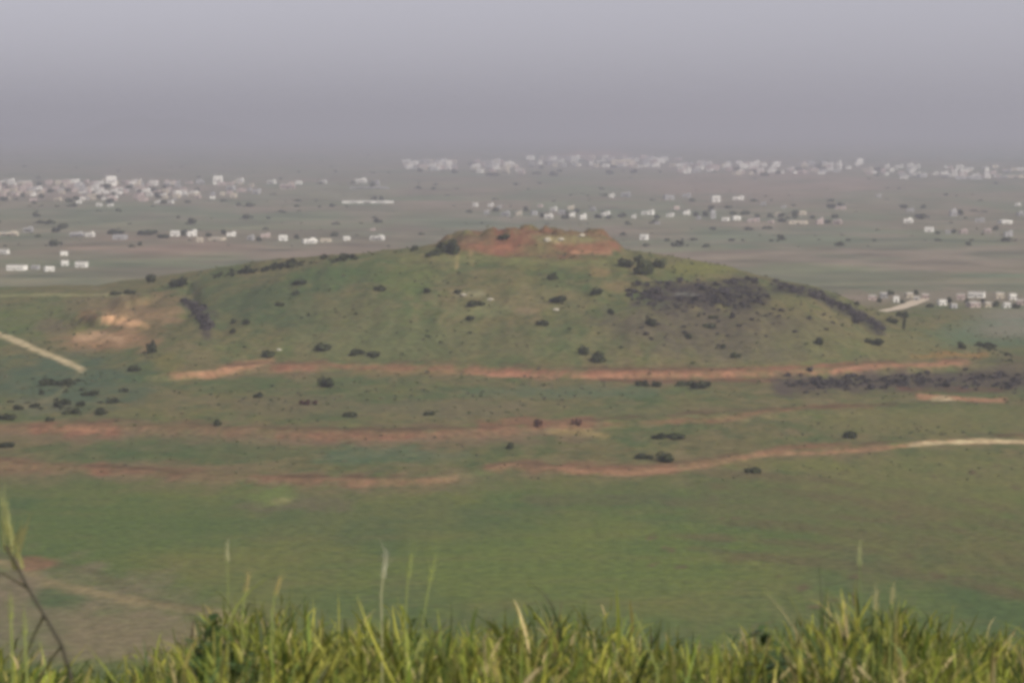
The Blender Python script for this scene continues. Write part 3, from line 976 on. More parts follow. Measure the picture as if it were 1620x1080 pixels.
ROCKS = [rock_mesh(s) for s in range(4)]
for px, py, w, h, lb in [(866, 378, 13, 9, "pale limestone block on the red summit, left of two"),
                         (921, 372, 13, 6, "pale limestone block on the red summit, right of two"),
                         (888, 378, 12, 6, "duller limestone block between the two pale summit blocks"),
                         (733, 466, 14, 5, "long pale outcrop in mid slope, left of two"),
                         (776, 474, 12, 6, "smaller pale outcrop in mid slope right of the long one"),
                         (880, 489, 12, 6, "greyish rock low in the middle of the slope"),
                         (441, 553, 10, 5, "pale rock above the upper bank's left end")]:
    x, y, z = on_land(px, py + h * .3)
    o = link("rock", random.choice(ROCKS), None, (x, y, z + 0.1))
    s = y / F
    o.scale = (w * s * .5, w * s * .45, h * s * .75); o.rotation_euler = (0, 0, random.uniform(0, 6))
    tag(o, lb, "rock", "pale rocks on the mound")


# ------------------------------------------------------------------ houses
def boxes_mesh(name, boxes, mats):
    V = []; Q = []; mi = []
    for (x0, x1, y0, y1, z0, z1, m) in boxes:
        j = len(V)
        V += [(x0, y0, z0), (x1, y0, z0), (x1, y1, z0), (x0, y1, z0), (x0, y0, z1), (x1, y0, z1), (x1, y1, z1), (x0, y1, z1)]
        for f in [(0, 3, 2, 1), (4, 5, 6, 7), (0, 1, 5, 4), (1, 2, 6, 5), (2, 3, 7, 6), (3, 0, 4, 7)]:
            Q.append(tuple(j + k for k in f)); mi.append(m)
    return mesh_np(name, V, Q, mats, False, None, mi)


def far_house_meshes(m):
    p = 0.035
    A = [(-.5, .5, -.5, .5, -.1, .9, 0), (-.47, .47, -.47, .47, .9, .93, 1),
         (-.5, .5, -.5, -.46, .93, 1.0, 0), (-.5, .5, .46, .5, .93, 1.0, 0), (-.5, -.46, -.459, .459, .93, 1.0, 0), (.46, .5, -.459, .459, .93, 1.0, 0),
         (-.34, -.20, -.52, -.503, .3, .62, 2), (.16, .32, -.52, -.503, .3, .62, 2), (-.08, .06, -.52, -.503, 0, .55, 3)]
    B = [(-.5, .12, -.5, .5, -.1, .72, 0), (.123, .5, -.38, .5, -.1, 1.0, 0), (-.47, .1, -.47, .47, .723, .75, 1), (.15, .47, -.35, .47, 1.0, 1.03, 1),
         (-.38, -.22, -.52, -.503, .25, .5, 2), (-.12, .02, -.52, -.503, 0, .48, 3), (.24, .40, -.40, -.383, .5, .78, 2), (.24, .40, -.40, -.383, .12, .36, 2)]
    C = [(-.5, .5, -.4, .5, -.1, .85, 0), (-.5, .5, -.55, -.403, .5, .56, 0), (-.49, -.45, -.54, -.5, -.1, .497, 0), (.45, .49, -.54, -.5, -.1, .497, 0),
         (-.47, .47, -.37, .47, .853, .9, 1), (.1, .4, .0, .4, .903, 1.15, 0),
         (-.34, -.16, -.42, -.403, .15, .42, 2), (.14, .30, -.42, -.403, .15, .42, 2), (-.06, .08, -.42, -.403, 0, .4, 3), (-.3, -.12, -.42, -.403, .62, .78, 2), (.12, .3, -.42, -.403, .62, .78, 2)]
    return [boxes_mesh("house", b, [m, M_ROOF, M_SHUT, M_DOOR]) for b in (A, B, C)]


HM = {"w": far_house_meshes(M_WHITE), "c": far_house_meshes(M_CREAM), "p": far_house_meshes(M_PINK), "g": far_house_meshes(M_GREY)}
CN = {"w": "white", "c": "cream", "p": "pinkish", "g": "grey"}
MATN = {"w": M_WHITE, "c": M_CREAM, "p": M_PINK, "g": M_GREY}
placed = []


def free(x, y, r):
    return all((x - a) ** 2 + (y - b) ** 2 > (r + c) ** 2 for a, b, c in placed)


def house(px, py, w, h, c, label, group, cat="house", parts=False, rot=None, name="house"):
    x, y, z = at_z(px, py + h * 0.5, 0.0)
    s = y / F
    sw, sh = max(w * s * 0.88, 3.0), max(h * s * 0.78, 2.6)
    sd = min(max(sw * random.uniform(.6, 1.0), 4), 14)
    r = math.hypot(sw, sd) * .5
    for k in range(14):
        if free(x, y, r * 0.9): break
        y2 = y + random.uniform(-1, 1) * s * 40 * (k + 1); 
        px2 = px + random.uniform(-2, 2)
        xx = (px2 - 810) / F * y2
        if free(xx, y2, r * .9):
            x, y = xx, y2
            break
    placed.append((x, y, r))
    zz = land_z(x, y)
    rz = random.uniform(-.35, .35) if rot is None else rot
    if not parts:
        o = link(name, random.choice(HM[c]), None, (x, y, zz))
        o.scale = (sw, sd, sh); o.rotation_euler = (0, 0, rz)
        return tag(o, label, cat, group)
    o = bpy.data.objects.new(name, None); col.objects.link(o)
    o.location = (x, y, zz); o.rotation_euler = (0, 0, rz)
    tag(o, label, cat, group)
    hw, hd = sw / 2, sd / 2
    link("wall", boxes_mesh("wall", [(-hw, hw, -hd, hd, -.5, sh - .25, 0)], [MATN[c]]), o)
    pr = [(-hw - .1, hw + .1, -hd - .1, hd + .1, sh - .247, sh - .1, 0)]
    for a in ((-hw - .1, hw + .1, -hd - .1, -hd + .1), (-hw - .1, hw + .1, hd - .1, hd + .1), (-hw - .1, -hw + .1, -hd + .103, hd - .103), (hw - .1, hw + .1, -hd + .103, hd - .103)):
        pr.append((*a, sh - .097, sh + .2, 0))
    link("roof", boxes_mesh("roof", pr, [M_ROOF]), o)
    link("door", boxes_mesh("door", [(-.45, .45, -hd - .05, -hd - .003, 0, min(2.1, sh * .7), 0)], [M_DOOR]), o)
    nw = max(1, int(sw / 3.2))
    wm = None
    for i in range(nw):
        for side in (-1, 1):
            cx = side * (1.1 + (i + .5) * (hw - 1.2) / nw)
            if abs(cx) > hw - .5: continue
            if wm is None:
                wm = boxes_mesh("window", [(-.42, .42, -.04, 0, 0, 1.1, 0)], [M_GLASS])
            link("window", wm, o, (cx, -hd - .004, min(1.0, sh * .35)))
    return o


# --- village at the right edge, nearest
g = "houses of the near village at the right edge"
near_right = [(1418, 472, 10, 12, "w", "small bright white house at the top of the pale lane"),
              (1490, 477, 14, 11, "w", "brightest white house, right of the pale lane in the near right village"),
              (1545, 465, 28, 11, "w", "long white house at the back of the near right village"),
              (1581, 466, 14, 11, "c", "cream house behind between the long white one and the right edge"),
              (1602, 468, 12, 12, "w", "bright white house near the right picture edge, back row"),
              (1593, 482, 13, 10, "w", "bright white house in the front row near the right edge"),
              (1540, 481, 20, 10, "p", "low pinkish-white house in front of the long white one"),
              (1464, 468, 12, 10, "p", "pinkish house behind the pale lane's upper end"),
              (1520, 468, 14, 11, "p", "pinkish house right of the brightest white one"),
              (1398, 466, 12, 10, "g", "greyish house at the left end of the near right village"),
              (1380, 470, 14, 8, "p", "low pink house at the far left tip of the near right village"),
              (1438, 466, 13, 9, "c", "cream house between the small white one and the lane's upper end"),
              (1508, 484, 11, 8, "g", "small grey shed in the front row, right of the brightest white house"),
              (1562, 481, 12, 9, "c", "cream house in the front row below the long white one"),
              (1614, 477, 14, 10, "p", "pinkish house cut by the right picture edge"),
              (1450, 472, 10, 8, "g", "grey shed against the pale lane's upper end")]
for px, py, w, h, c, lb in near_right:
    house(px, py, w, h, c, lb, g, parts=True)
# --- farms at the left, near
g = "farm buildings nearest at the left"
for px, py, w, h, c, lb in [(6, 397, 18, 9, "w", "white farm building cut by the left picture edge"),
                            (27, 422, 32, 10, "w", "long white farm building lowest at the left"),
                            (78, 424, 17, 9, "w", "short white farm building right of the long lowest one"),
                            (101, 400, 13, 8, "w", "small white farm building standing apart above the others"),
                            (102, 415, 13, 10, "w", "narrow white farm building left of the bright wide one"),
                            (129, 417, 20, 11, "w", "bright wide white farm building at the right end of the left farms"),
                            (56, 422, 14, 8, "g", "grey-blue shed between the two lowest white farm buildings")]:
    house(px, py, w, h, c, lb, g, cat="farm building", parts=True, name="farm_building")
# --- middle row at the left
g = "houses in the row across the left middle distance"
for px, py, w, h, c, lb in [(14, 369, 34, 9, "c", "long cream building at the left edge of the left middle row"),
                            (45, 362, 16, 10, "g", "grey house right of the long cream building at left"),
                            (122, 370, 26, 8, "g", "long greyish-white building beside the bright end house in the left row"),
                            (143, 370, 15, 9, "w", "white end house of the long greyish building"),
                            (190, 374, 24, 9, "g", "grey building alone in the left middle row"),
                            (277, 368, 17, 11, "w", "bright white house left of the tall white house"),
                            (303, 367, 17, 13, "w", "tallest bright white house in the left middle row"),
                            (316, 378, 12, 9, "c", "cream house just below the tall white house"),
                            (344, 377, 26, 6, "c", "long low cream building right of the tall white house"),
                            (366, 369, 16, 9, "w", "white house above the right end of the long low cream building"),
                            (397, 375, 10, 10, "g", "small grey house left of the isolated brightest house"),
                            (420, 371, 17, 8, "p", "pinkish house just left of the isolated brightest house"),
                            (448, 375, 15, 11, "w", "isolated brightest white house below the left town"),
                            (490, 380, 24, 9, "w", "white house right of the isolated brightest one"),
                            (515, 379, 20, 7, "c", "cream annex right of the white house near the mound's left crest"),
                            (548, 376, 12, 8, "w", "small white house above the mound's left crest"),
                            (597, 375, 24, 9, "w", "wide white house above the crest left of the summit"),
                            (590, 362, 9, 6, "p", "small pinkish house above the wide white house by the summit")]:
    house(px, py, w, h, c, lb, g)
# --- bright sheds in the left far fields
house(582, 319, 92, 4.5, "w", "very long low white greenhouse in the far green field", None, cat="greenhouse", rot=0, name="greenhouse")
house(585, 297, 70, 3.5, "g", "faint long low greenhouse behind the white one", None, cat="greenhouse", rot=0, name="greenhouse")
for px, py, w, h, c, lb in [(571, 285, 20, 9, "w", "bright house above the faint long greenhouse"),
                            (511, 287, 14, 6, "w", "small bright house between the left town and the greenhouses"),
                            (595, 288, 12, 8, "g", "grey house right of the bright one above the greenhouses"),
                            (345, 283, 16, 18, "w", "tall pale block standing up from the right end of the left town"),
                            (176, 284, 18, 20, "w", "tall pale tower block in the middle of the far left town"),
                            (455, 293, 26, 12, "p", "pinkish block right of the far left town"),
                            (430, 287, 14, 8, "w", "white house left of the pinkish block beyond the far left town"),
                            (473, 288, 12, 7, "w", "white house right of the pinkish block beyond the far left town"),
                            (1019, 374, 13, 11, "w", "single pale house on the plain right of the red summit"),
                            (1390, 309, 9, 6, "g", "small lone grey house on the brown far field")]:
    house(px, py, w, h, c, lb, None)
# --- middle village beyond the summit
g = "houses of the village beyond the summit"
mid = [(752, 323, 8, 8, "w"), (776, 323, 9, 8, "w"), (770, 335, 10, 8, "g"), (800, 337, 14, 10, "g"), (820, 336, 12, 9, "c"), (845, 336, 10, 9, "g"),
       (868, 341, 14, 9, "w"), (876, 330, 11, 9, "w"), (889, 334, 11, 9, "g"), (903, 327, 12, 8, "c"), (922, 341, 12, 11, "w"), (905, 338, 10, 9, "w"), (958, 337, 14, 10, "w"),
       (938, 330, 10, 8, "g"), (1003, 341, 8, 8, "w"), (1025, 335, 20, 9, "w"), (1060, 339, 12, 8, "w"), (968, 308, 9, 9, "w"), (990, 307, 16, 9, "g"),
       (1058, 311, 17, 9, "g"), (1086, 335, 12, 9, "w"), (1086, 308, 14, 9, "g"), (1132, 313, 15, 13, "w"), (1128, 337, 8, 18, "g"),
       (1168, 312, 18, 8, "w"), (1148, 346, 12, 6, "w"), (1165, 344, 13, 8, "w"), (1192, 347, 22, 8, "p"), (1208, 321, 10, 8, "g"),
       (1262, 351, 34, 6, "c"), (1297, 348, 12, 13, "p"), (1325, 350, 14, 9, "p"), (1232, 338, 12, 8, "c"), (1270, 336, 12, 8, "c"), (1330, 328, 18, 6, "p"),
       (1040, 352, 8, 5, "g"), (1105, 344, 9, 7, "g"), (790, 326, 8, 6, "g"), (855, 325, 8, 6, "p"), (1070, 328, 9, 7, "p"), (1220, 350, 10, 6, "p"), (1240, 326, 9, 6, "g")]
special = {1262: "long yellowish-cream building in front at the right of the village beyond the summit", 1025: "widest white house in the village beyond the summit",
           1128: "narrow tall grey tower house in the village beyond the summit", 1168: "white house standing apart above the village beyond the summit",
           1297: "tall pinkish house near the right end of the village beyond the summit", 752: "small white house at the left end of the village beyond the summit"}
ORD = ["leftmost", "second from left", "third from left", "fourth from left", "fifth from left", "sixth from left", "seventh from left", "eighth from left",
       "ninth from left", "tenth from left", "eleventh from left", "twelfth from left", "thirteenth from left", "fourteenth from left", "fifteenth from left"]
mid.sort()
nth = {}
for px, py, w, h, c in mid:
    if px not in special:
        k_ = nth[c] = nth.get(c, -1) + 1
        special[px + py / 1000] = "%s of the plain %s flat-roofed houses in the village beyond the summit" % (ORD[k_], CN[c])
for px, py, w, h, c in mid:
    house(px, py, w, h, c, special.get(px) or special[px + py / 1000], g)
# --- scattered houses at the right
g = "houses scattered in the right middle distance"
for px, py, w, h, c, lb in [(1437, 348, 16, 9, "w", "white house left in the scattered right houses"),
                            (1440, 331, 12, 8, "g", "grey house above the left white house of the scattered right houses"),
                            (1508, 335, 11, 14, "g", "tall narrow grey house of the scattered right houses"),
                            (1470, 362, 16, 9, "w", "brightest white house of the scattered right houses"),
                            (1524, 365, 13, 9, "p", "pinkish house low in the scattered right houses"),
                            (1550, 347, 15, 9, "g", "grey-white house in the middle of the scattered right houses"),
                            (1590, 350, 20, 7, "w", "wide white house toward the right edge of the scattered houses"),
                            (1595, 368, 14, 12, "g", "lowest grey house toward the right edge of the scattered houses"),
                            (1610, 323, 10, 6, "w", "highest small white house by the right edge of the scattered houses"),
                            (1614, 337, 10, 9, "g", "grey house by the right edge under the highest small white one"),
                            (1562, 364, 12, 8, "p", "dull pink house beside the low pinkish one of the scattered houses"),
                            (1500, 366, 10, 6, "g", "small grey shed left of the low pinkish house")]:
    house(px, py, w, h, c, lb, g)
# --- far town on the left
g = "houses of the far left town"
r_ = random.Random(5)
k = 0
while k < 188:
    px = r_.uniform(-12, 300) if r_.random() < .86 else r_.uniform(300, 415)
    py = r_.choice([286, 288, 289, 291, 295, 298, 301, 304, 308, 313]) + r_.uniform(-2, 3)
    if py > 304 and 60 < px < 140 and r_.random() < .6: continue
    c = r_.choices("wcpg", (3, 3, 5, 3))[0]
    house(px, py, r_.uniform(7, 14), r_.uniform(5, 8.5), c, "%s house among the dense pale rows of the far left town" % CN[c], g)
    k += 1
for px, py in [(157, 323), (175, 324), (125, 319), (250, 319), (270, 319)]:
    house(px, py, 10, 6, "w", "white house in the thin front row below the far left town", "front row below the far left town")
# --- far town on the right
g = "buildings of the far right town on the horizon"
k = 0
while k < 275:
    u_ = r_.random()
    if u_ < .16: px, py = r_.uniform(640, 720), r_.uniform(252, 266)
    elif u_ < .30: px, py = r_.uniform(750, 830), r_.uniform(252, 272)
    elif u_ < .55: px, py = r_.uniform(830, 1075), r_.uniform(247, 263)
    elif u_ < .88: px, py = r_.uniform(1075, 1400), r_.uniform(256, 273)
    else: px, py = r_.uniform(1400, 1635), r_.uniform(262, 280)
    c = r_.choices("wcpg", (5, 2, 3, 2))[0]
    house(px, py, r_.uniform(6, 15), r_.uniform(5, 8.5), c, "%s building in the hazy far right town under the horizon" % CN[c], g, cat="building", name="town_building")
    k += 1
for px, py, w, h, c, lb in [(1327, 260, 8, 17, "w", "slim white tower block in the far right town"),
                            (1360, 254, 9, 11, "w", "white tower block right of the slim one in the far right town"),
                            (1440, 262, 12, 12, "w", "pale block alone between the far right town and the teal field"),
                            (1560, 270, 8, 18, "w", "narrow pale tower beside the teal field on the horizon"),
                            (1518, 264, 13, 11, "w", "pale block in front of the teal field on the horizon"),
                            (1532, 279, 46, 6, "g", "long pale building below the teal field on the horizon"),
                            (1610, 278, 40, 6, "c", "long cream building below the teal field at the right edge"),
                            (895, 248, 70, 5, "p", "long pinkish building on the horizon under the reddish slope"),
                            (985, 256, 40, 12, "c", "large cream block right of the reddish slope on the horizon")]:
    house(px, py, w, h, c, lb, g, cat="building", name="town_building")

# --- trees out on the plain
g = "trees among the houses of the plain"
far_trees = [(100, 357, 14, 8, "left middle row"), (182, 366, 22, 9, "left middle row"), (233, 367, 26, 9, "left middle row"), (90, 363, 10, 8, "left middle row"),
             (258, 373, 16, 7, "left middle row"), (330, 371, 9, 7, "left middle row"), (355, 366, 9, 8, "left middle row"), (410, 378, 9, 7, "left middle row"),
             (530, 370, 10, 7, "left middle row"), (60, 372, 12, 6, "left middle row"), (468, 374, 10, 7, "left middle row"),
             (1470, 482, 10, 9, "near right village"), (1503, 474, 9, 10, "near right village"), (1530, 474, 8, 9, "near right village"), (1575, 480, 12, 10, "near right village"),
             (1608, 484, 13, 8, "near right village"), (1448, 462, 10, 8, "near right village"), (1408, 462, 10, 9, "near right village"), (1555, 476, 9, 8, "near right village"),
             (1390, 474, 10, 8, "near right village"), (1428, 477, 8, 8, "near right village"),
             (785, 331, 9, 7, "village beyond the summit"), (833, 330, 10, 8, "village beyond the summit"), (858, 340, 9, 8, "village beyond the summit"),
             (893, 343, 9, 7, "village beyond the summit"), (912, 333, 9, 7, "village beyond the summit"), (948, 342, 10, 7, "village beyond the summit"),
             (985, 340, 12, 7, "village beyond the summit"), (1040, 342, 10, 7, "village beyond the summit"), (1115, 338, 10, 9, "village beyond the summit"),
             (1237, 348, 10, 7, "village beyond the summit"), (1257, 340, 9, 9, "village beyond the summit"), (1285, 342, 9, 8, "village beyond the summit"), (1180, 336, 12, 7, "village beyond the summit"),
             (1430, 326, 9, 7, "scattered right houses"), (1460, 326, 9, 7, "scattered right houses"), (1520, 334, 10, 12, "scattered right houses"), (1508, 365, 9, 8, "scattered right houses"),
             (1575, 360, 10, 7, "scattered right houses"), (1450, 341, 9, 6, "scattered right houses"), (1532, 385, 8, 6, "scattered right houses"),
             (604, 313, 8, 8, "greenhouses"), (592, 313, 10, 6, "greenhouses"), (588, 291, 9, 9, "greenhouses")]
rt = random.Random(23)
for k in range(34):
    far_trees.append((rt.uniform(0, 320), rt.uniform(288, 320), rt.uniform(7, 12), rt.uniform(5, 8), "far left town"))
for k in range(30):
    far_trees.append((rt.uniform(650, 1400), rt.uniform(256, 276), rt.uniform(8, 16), rt.uniform(5, 8), "far right town"))
for k in range(12):
    far_trees.append((rt.uniform(880, 1330), rt.uniform(325, 350), rt.uniform(7, 11), rt.uniform(6, 8), "village beyond the summit"))
far_trees.sort()
tally = {}
for t_ in far_trees: tally[t_[4]] = tally.get(t_[4], 0) + 1
seen_ = {}
for px, py, w, h, where in far_trees:
    k_ = seen_[where] = seen_.get(where, -1) + 1
    if tally[where] <= 15:
        plant("tree", px, py, w, h, "%s of the dark leafy trees among the %s" % (ORD[k_], where), "tree", "dark trees among the " + where, far=True)
        continue
    plant("tree", px, py, w, h, "dark leafy tree standing among the %s" % where, "tree", "dark trees among the " + where, far=True)

# the pale lane into the near right village
lp = [(1392, 500), (1420, 490), (1440, 482), (1462, 473)]
V = []
for i, (a, b) in enumerate(lp):
    x, y, z = at_z(a, b, 0.0)
    for sgn in (-1, 1):
        xx, yy_ = x + sgn * 2.4, y + sgn * -9
        V.append((xx, yy_, max(land_z(xx, yy_), 0) + 0.35))
Q = [(2 * i, 2 * i + 1, 2 * i + 3, 2 * i + 2) for i in range(len(lp) - 1)]
tag(link("lane", mesh_np("lane", V, Q, flat_mat("lane_gravel", tuple(TRACK), 1, .1))), "pale lane climbing into the near right village", None, None, "structure")

# ------------------------------------------------------------------ the grass at the viewpoint
def blade_strip(base, length, width, lean, yaw, curl, c, nseg=4):
    """verts, faces, colours for one bent tapering blade"""
    V = []
    d = np.array((math.cos(lean[1]), math.sin(lean[1]), 0.0))
    side = np.array((math.cos(yaw), math.sin(yaw), 0.0))
    p = np.array(base, float); ang = lean[0]
    st = length / nseg
    for k in range(nseg + 1):
        t = k / nseg
        w = width * (0.7 + 0.5 * t) * (1 - t) ** 0.6 if k < nseg else width * 0.05
        if k == 0: w = width * .6
        V.append(p - side * w * .5); V.append(p + side * w * .5)
        p = p + st * (d * math.sin(ang) + np.array((0, 0, math.cos(ang))))
        ang += curl / nseg
    return V


TOPV = L([(-500, 1000), (0, 1005), (60, 1030), (120, 1055), (200, 1050), (250, 1010), (300, 980), (360, 945), (450, 950), (540, 975), (620, 960), (700, 975), (800, 955),
          (900, 958), (1000, 965), (1060, 996), (1120, 998), (1200, 982), (1300, 958), (1400, 930), (1460, 950), (1540, 985), (1620, 980), (2100, 970)])
PAL = np.array([(0.185, 0.215, 0.035), (0.27, 0.27, 0.05), (0.10, 0.145, 0.026), (0.045, 0.075, 0.02), (0.33, 0.29, 0.10), (0.42, 0.35, 0.19)])
PW = np.array((0.30, 0.22, 0.22, 0.14, 0.08, 0.04))
Vs, Qs, Cs = [], [], []
nv = 0


def add_blade(base, ln, wd, lean, yaw, curl, c, nseg, t0, t1):
    global nv
    V = blade_strip(base, ln, wd, lean, yaw, curl, c, nseg)
    Vs.extend(V); n_ = len(V) // 2
    for k in range(n_ - 1):
        Qs.append((nv + 2 * k, nv + 2 * k + 1, nv + 2 * k + 3, nv + 2 * k + 2))
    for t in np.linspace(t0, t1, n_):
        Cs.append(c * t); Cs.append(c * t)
    nv += len(V)


NT = 1900
for b in range(NT):
    y = 4.3 + 5.0 * rng.random()
    x = rng.uniform(-1, 1) * (0.8 + y * 0.32)
    z = float(hill_z(np.array([x]), np.array([y]))[0])
    q = 810 + F * x / y
    tv = float(np.interp(q, *TOPV)) + rng.normal(6, 14) + 12 * (rng.random() < .3)
    H_ = at_y(q, tv, y)[2] - z
    if H_ < 0.12: continue
    tone = rng.uniform(.6, 1.2)
    bias = rng.choice(6, p=PW)
    R_ = rng.uniform(.03, .085)
    for k in range(rng.integers(22, 40)):
        a_ = rng.uniform(0, 6.283); rr = R_ * math.sqrt(rng.random())
        # leaves leave the sheaf at different heights, so the top reads as a leafy mass
        f = rng.uniform(.45, 1.0)
        bz = z + H_ * f * rng.uniform(.62, .95)
        ln = (z + H_ * f * rng.uniform(.9, 1.06) - bz) * rng.uniform(.95, 1.12)
        if ln < .03: continue
        c = PAL[bias if rng.random() < .45 else rng.choice(6, p=PW)] * tone * rng.choice([.4, .7, 1.0, 1.2, 1.55]) * (1.06, 1.02, .9)
        add_blade((x + rr * math.cos(a_), y + rr * math.sin(a_), bz), ln, rng.uniform(.0048, .012), (abs(rng.normal(.4, .32)), a_ + rng.normal(0, .5)),
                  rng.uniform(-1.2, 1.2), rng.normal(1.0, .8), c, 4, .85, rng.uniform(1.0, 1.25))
    # a few stems carry the sheaf
    for k in range(5):
        a_ = rng.uniform(0, 6.283)
        add_blade((x + .5 * R_ * math.cos(a_), y + .5 * R_ * math.sin(a_), z), H_ * rng.uniform(.6, .98), .004, (abs(rng.normal(.05, .06)), a_), rng.uniform(-1, 1), .15,
                  PAL[rng.choice([0, 2, 4])] * tone, 3, .8, 1.1)
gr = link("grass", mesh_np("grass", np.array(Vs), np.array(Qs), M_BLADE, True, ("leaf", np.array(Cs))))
tag(gr, "sunlit yellow-green meadow grass along the bottom of the picture", None, None, "stuff")


# broad-leaved dark weeds among the grass
def leafy_weed(px, Yd, top, wpx, label, n=90, seed=1):
    r = np.random.default_rng(seed)
    x0 = at_y(px, top, Yd)[0]; g0 = np.array((x0, Yd, float(hill_z(np.array([x0]), np.array([Yd]))[0])))
    t = bpy.data.objects.new("leafy_weed", None); col.objects.link(t); t.location = g0
    tag(t, label, "weed", "dark leafy weeds in the grass")
    hw = wpx / F * Yd * .5
    H = at_y(px, top, Yd)[2] - g0[2]
    V, Q, C = [], [], []; SV, SQ, SC = [], [], []
    for st in range(13):
        ex = r.uniform(-1, 1) * hw; ey = r.uniform(-.25, .25); eh = H * r.uniform(.86, 1.0) * (1 - .16 * abs(ex / hw))
        j = len(SV)
        P = [np.array((ex * f * .9, ey * f, eh * f)) for f in (0, .5, 1)]
        for p in P:
            SV += [p + (-.002, 0, 0), p + (.002, 0, 0)]; SC += [np.array((.06, .075, .03))] * 2
        SQ += [(j, j + 1, j + 3, j + 2), (j + 2, j + 3, j + 5, j + 4)]
        for k in range(n // 9):
            f = r.uniform(.70, 1.04); p = np.array((ex * f * .9, ey * f, eh * f))
            a = r.uniform(0, 6.28); el = r.normal(.25, .4); L_ = r.uniform(.03, .06)
            d = np.array((math.cos(a) * math.cos(el), math.sin(a) * math.cos(el), math.sin(el)))
            sd = np.cross(d, (0, 0, 1)); sd /= np.linalg.norm(sd)
            c = np.array((.05, .085, .022)) * r.uniform(.6, 1.7)
            j = len(V)
            for f_, w_ in ((0, .1), (.35, 1), (.7, .75), (1, .05)):
                m = p + d * L_ * f_ - np.array((0, 0, .35 * L_ * f_ * f_))
                V += [m - sd * L_ * .24 * w_, m + sd * L_ * .24 * w_]; C += [c, c]
            for q_ in range(3):
                Q.append((j + 2 * q_, j + 2 * q_ + 1, j + 2 * q_ + 3, j + 2 * q_ + 2))
    link("foliage", mesh_np("foliage", np.array(V), np.array(Q), M_BLADE, True, ("leaf", np.array(C))), t)
    link("stem", mesh_np("stem", np.array(SV), np.array(SQ), M_BLADE, True, ("leaf", np.array(SC))), t)


leafy_weed(335, 5.7, 975, 130, "dark leafy weed in the grass at the left, above the bare ground", 330, 3)
leafy_weed(1240, 5.7, 995, 120, "dark leafy weed left of the straw-tipped ears on the right", 260, 6)


# single stalks that stand clear of the grass
def stalk_tube(pts, r0, r1, c, name, parent, n=5):
    V = []; Q = []; m = len(pts)
    pts = [np.array(p, float) for p in pts]
    for k, p in enumerate(pts):
        r = r0 + (r1 - r0) * k / (m - 1)
        tn = pts[min(k + 1, m - 1)] - pts[max(k - 1, 0)]; tn /= np.linalg.norm(tn)
        a = np.cross(tn, (0, 1, 0.1)); a /= np.linalg.norm(a); b = np.cross(tn, a)
        for i in range(n):
            th = 2 * math.pi * i / n
            V.append(p + r * (a * math.cos(th) + b * math.sin(th)))
    for k in range(m - 1):
        for i in range(n):
            Q.append((k * n + i, k * n + (i + 1) % n, (k + 1) * n + (i + 1) % n, (k + 1) * n + i))
    return link(name, mesh_np(name, np.array(V), np.array(Q), M_BLADE, True, ("leaf", np.tile(np.array(c), (len(V), 1)))), parent)


def ear(p, d, length, rad, c, parent, name="seed_head", awns=8):
    """a barley-like ear: overlapping grains and long bristles"""
    V = []; Q = []
    d = np.array(d, float); d /= np.linalg.norm(d)
    a = np.cross(d, (0, 1, 0)); a /= np.linalg.norm(a); b = np.cross(d, a)
    r = np.random.default_rng(int(abs(p[0]) * 1000) + 3)
    for s_ in range(9):
        t = s_ / 8
        for side in (-1, 1):
            j = len(V)
            c0 = np.array(p) + d * length * t + a * side * rad * .5
            g_ = rad * (1.0 - .5 * t)
            tip = c0 + d * g_ * 2.6 + a * side * g_ * .9
            V += [c0 - b * g_ * .5, c0 + a * side * g_ * .8, c0 + b * g_ * .5, tip]
            Q += [(j, j + 1, j + 3, j + 3), (j + 1, j + 2, j + 3, j + 3), (j, j + 2, j + 3, j + 3)]
    for i in range(awns):
        t = r.uniform(.2, 1); c0 = np.array(p) + d * length * t
        e = c0 + d * length * r.uniform(.5, .9) + a * r.normal(0, .35) * length * .5 + b * r.normal(0, .3) * length * .4
        w = a * rad * .13
        j = len(V); V += [c0 - w, c0 + w, e]; Q.append((j, j + 1, j + 2, j + 2))
    me = bpy.data.meshes.new(name)
    me.from_pydata([tuple(v) for v in V], [], [tuple(dict.fromkeys(q)) for q in Q])
    me.materials.append(M_BLADE)
    at = me.attributes.new("leaf", 'FLOAT_COLOR', 'POINT')
    at.data.foreach_set("color", np.tile(np.array((*c, 1.0), np.float32), len(V)))
    return link(name, me, parent)


def grass_stalk(path_px, Yd, c, r, head, label, headc=None, leaf=False):
    """path_px: photo pixels of the stalk from the grass to its tip, at distance Yd"""
    t = bpy.data.objects.new("grass_stalk", None); col.objects.link(t)
    P = [np.array(at_y(a, b, Yd + 0.03 * i)) for i, (a, b) in enumerate(path_px)]
    x0, y0 = P[0][0], P[0][1]
    g0 = np.array((x0, y0, float(hill_z(np.array([x0]), np.array([y0]))[0]) - .02))
    t.location = g0
    tag(t, label, "grass stalk", "stalks standing above the grass")
    pts = [np.zeros(3)] + [p - g0 for p in P]
    stalk_tube(pts, r, r * .6, c, "stem", t)
    if head:
        d = pts[-1] - pts[-2]
        ear(pts[-1] - d / np.linalg.norm(d) * .01, d, head * 1.25, .0030, headc or c, t)
    if leaf:
        b_ = pts[1]
        V = blade_strip(b_, .16, .008, (.5, .2), .6, .9, c)
        n_ = len(V) // 2
        link("leaf", mesh_np("leaf", np.array(V), np.array([(2 * k, 2 * k + 1, 2 * k + 3, 2 * k + 2) for k in range(n_ - 1)]), M_BLADE, True,
                             ("leaf", np.tile(np.array(c), (len(V), 1)))), t)


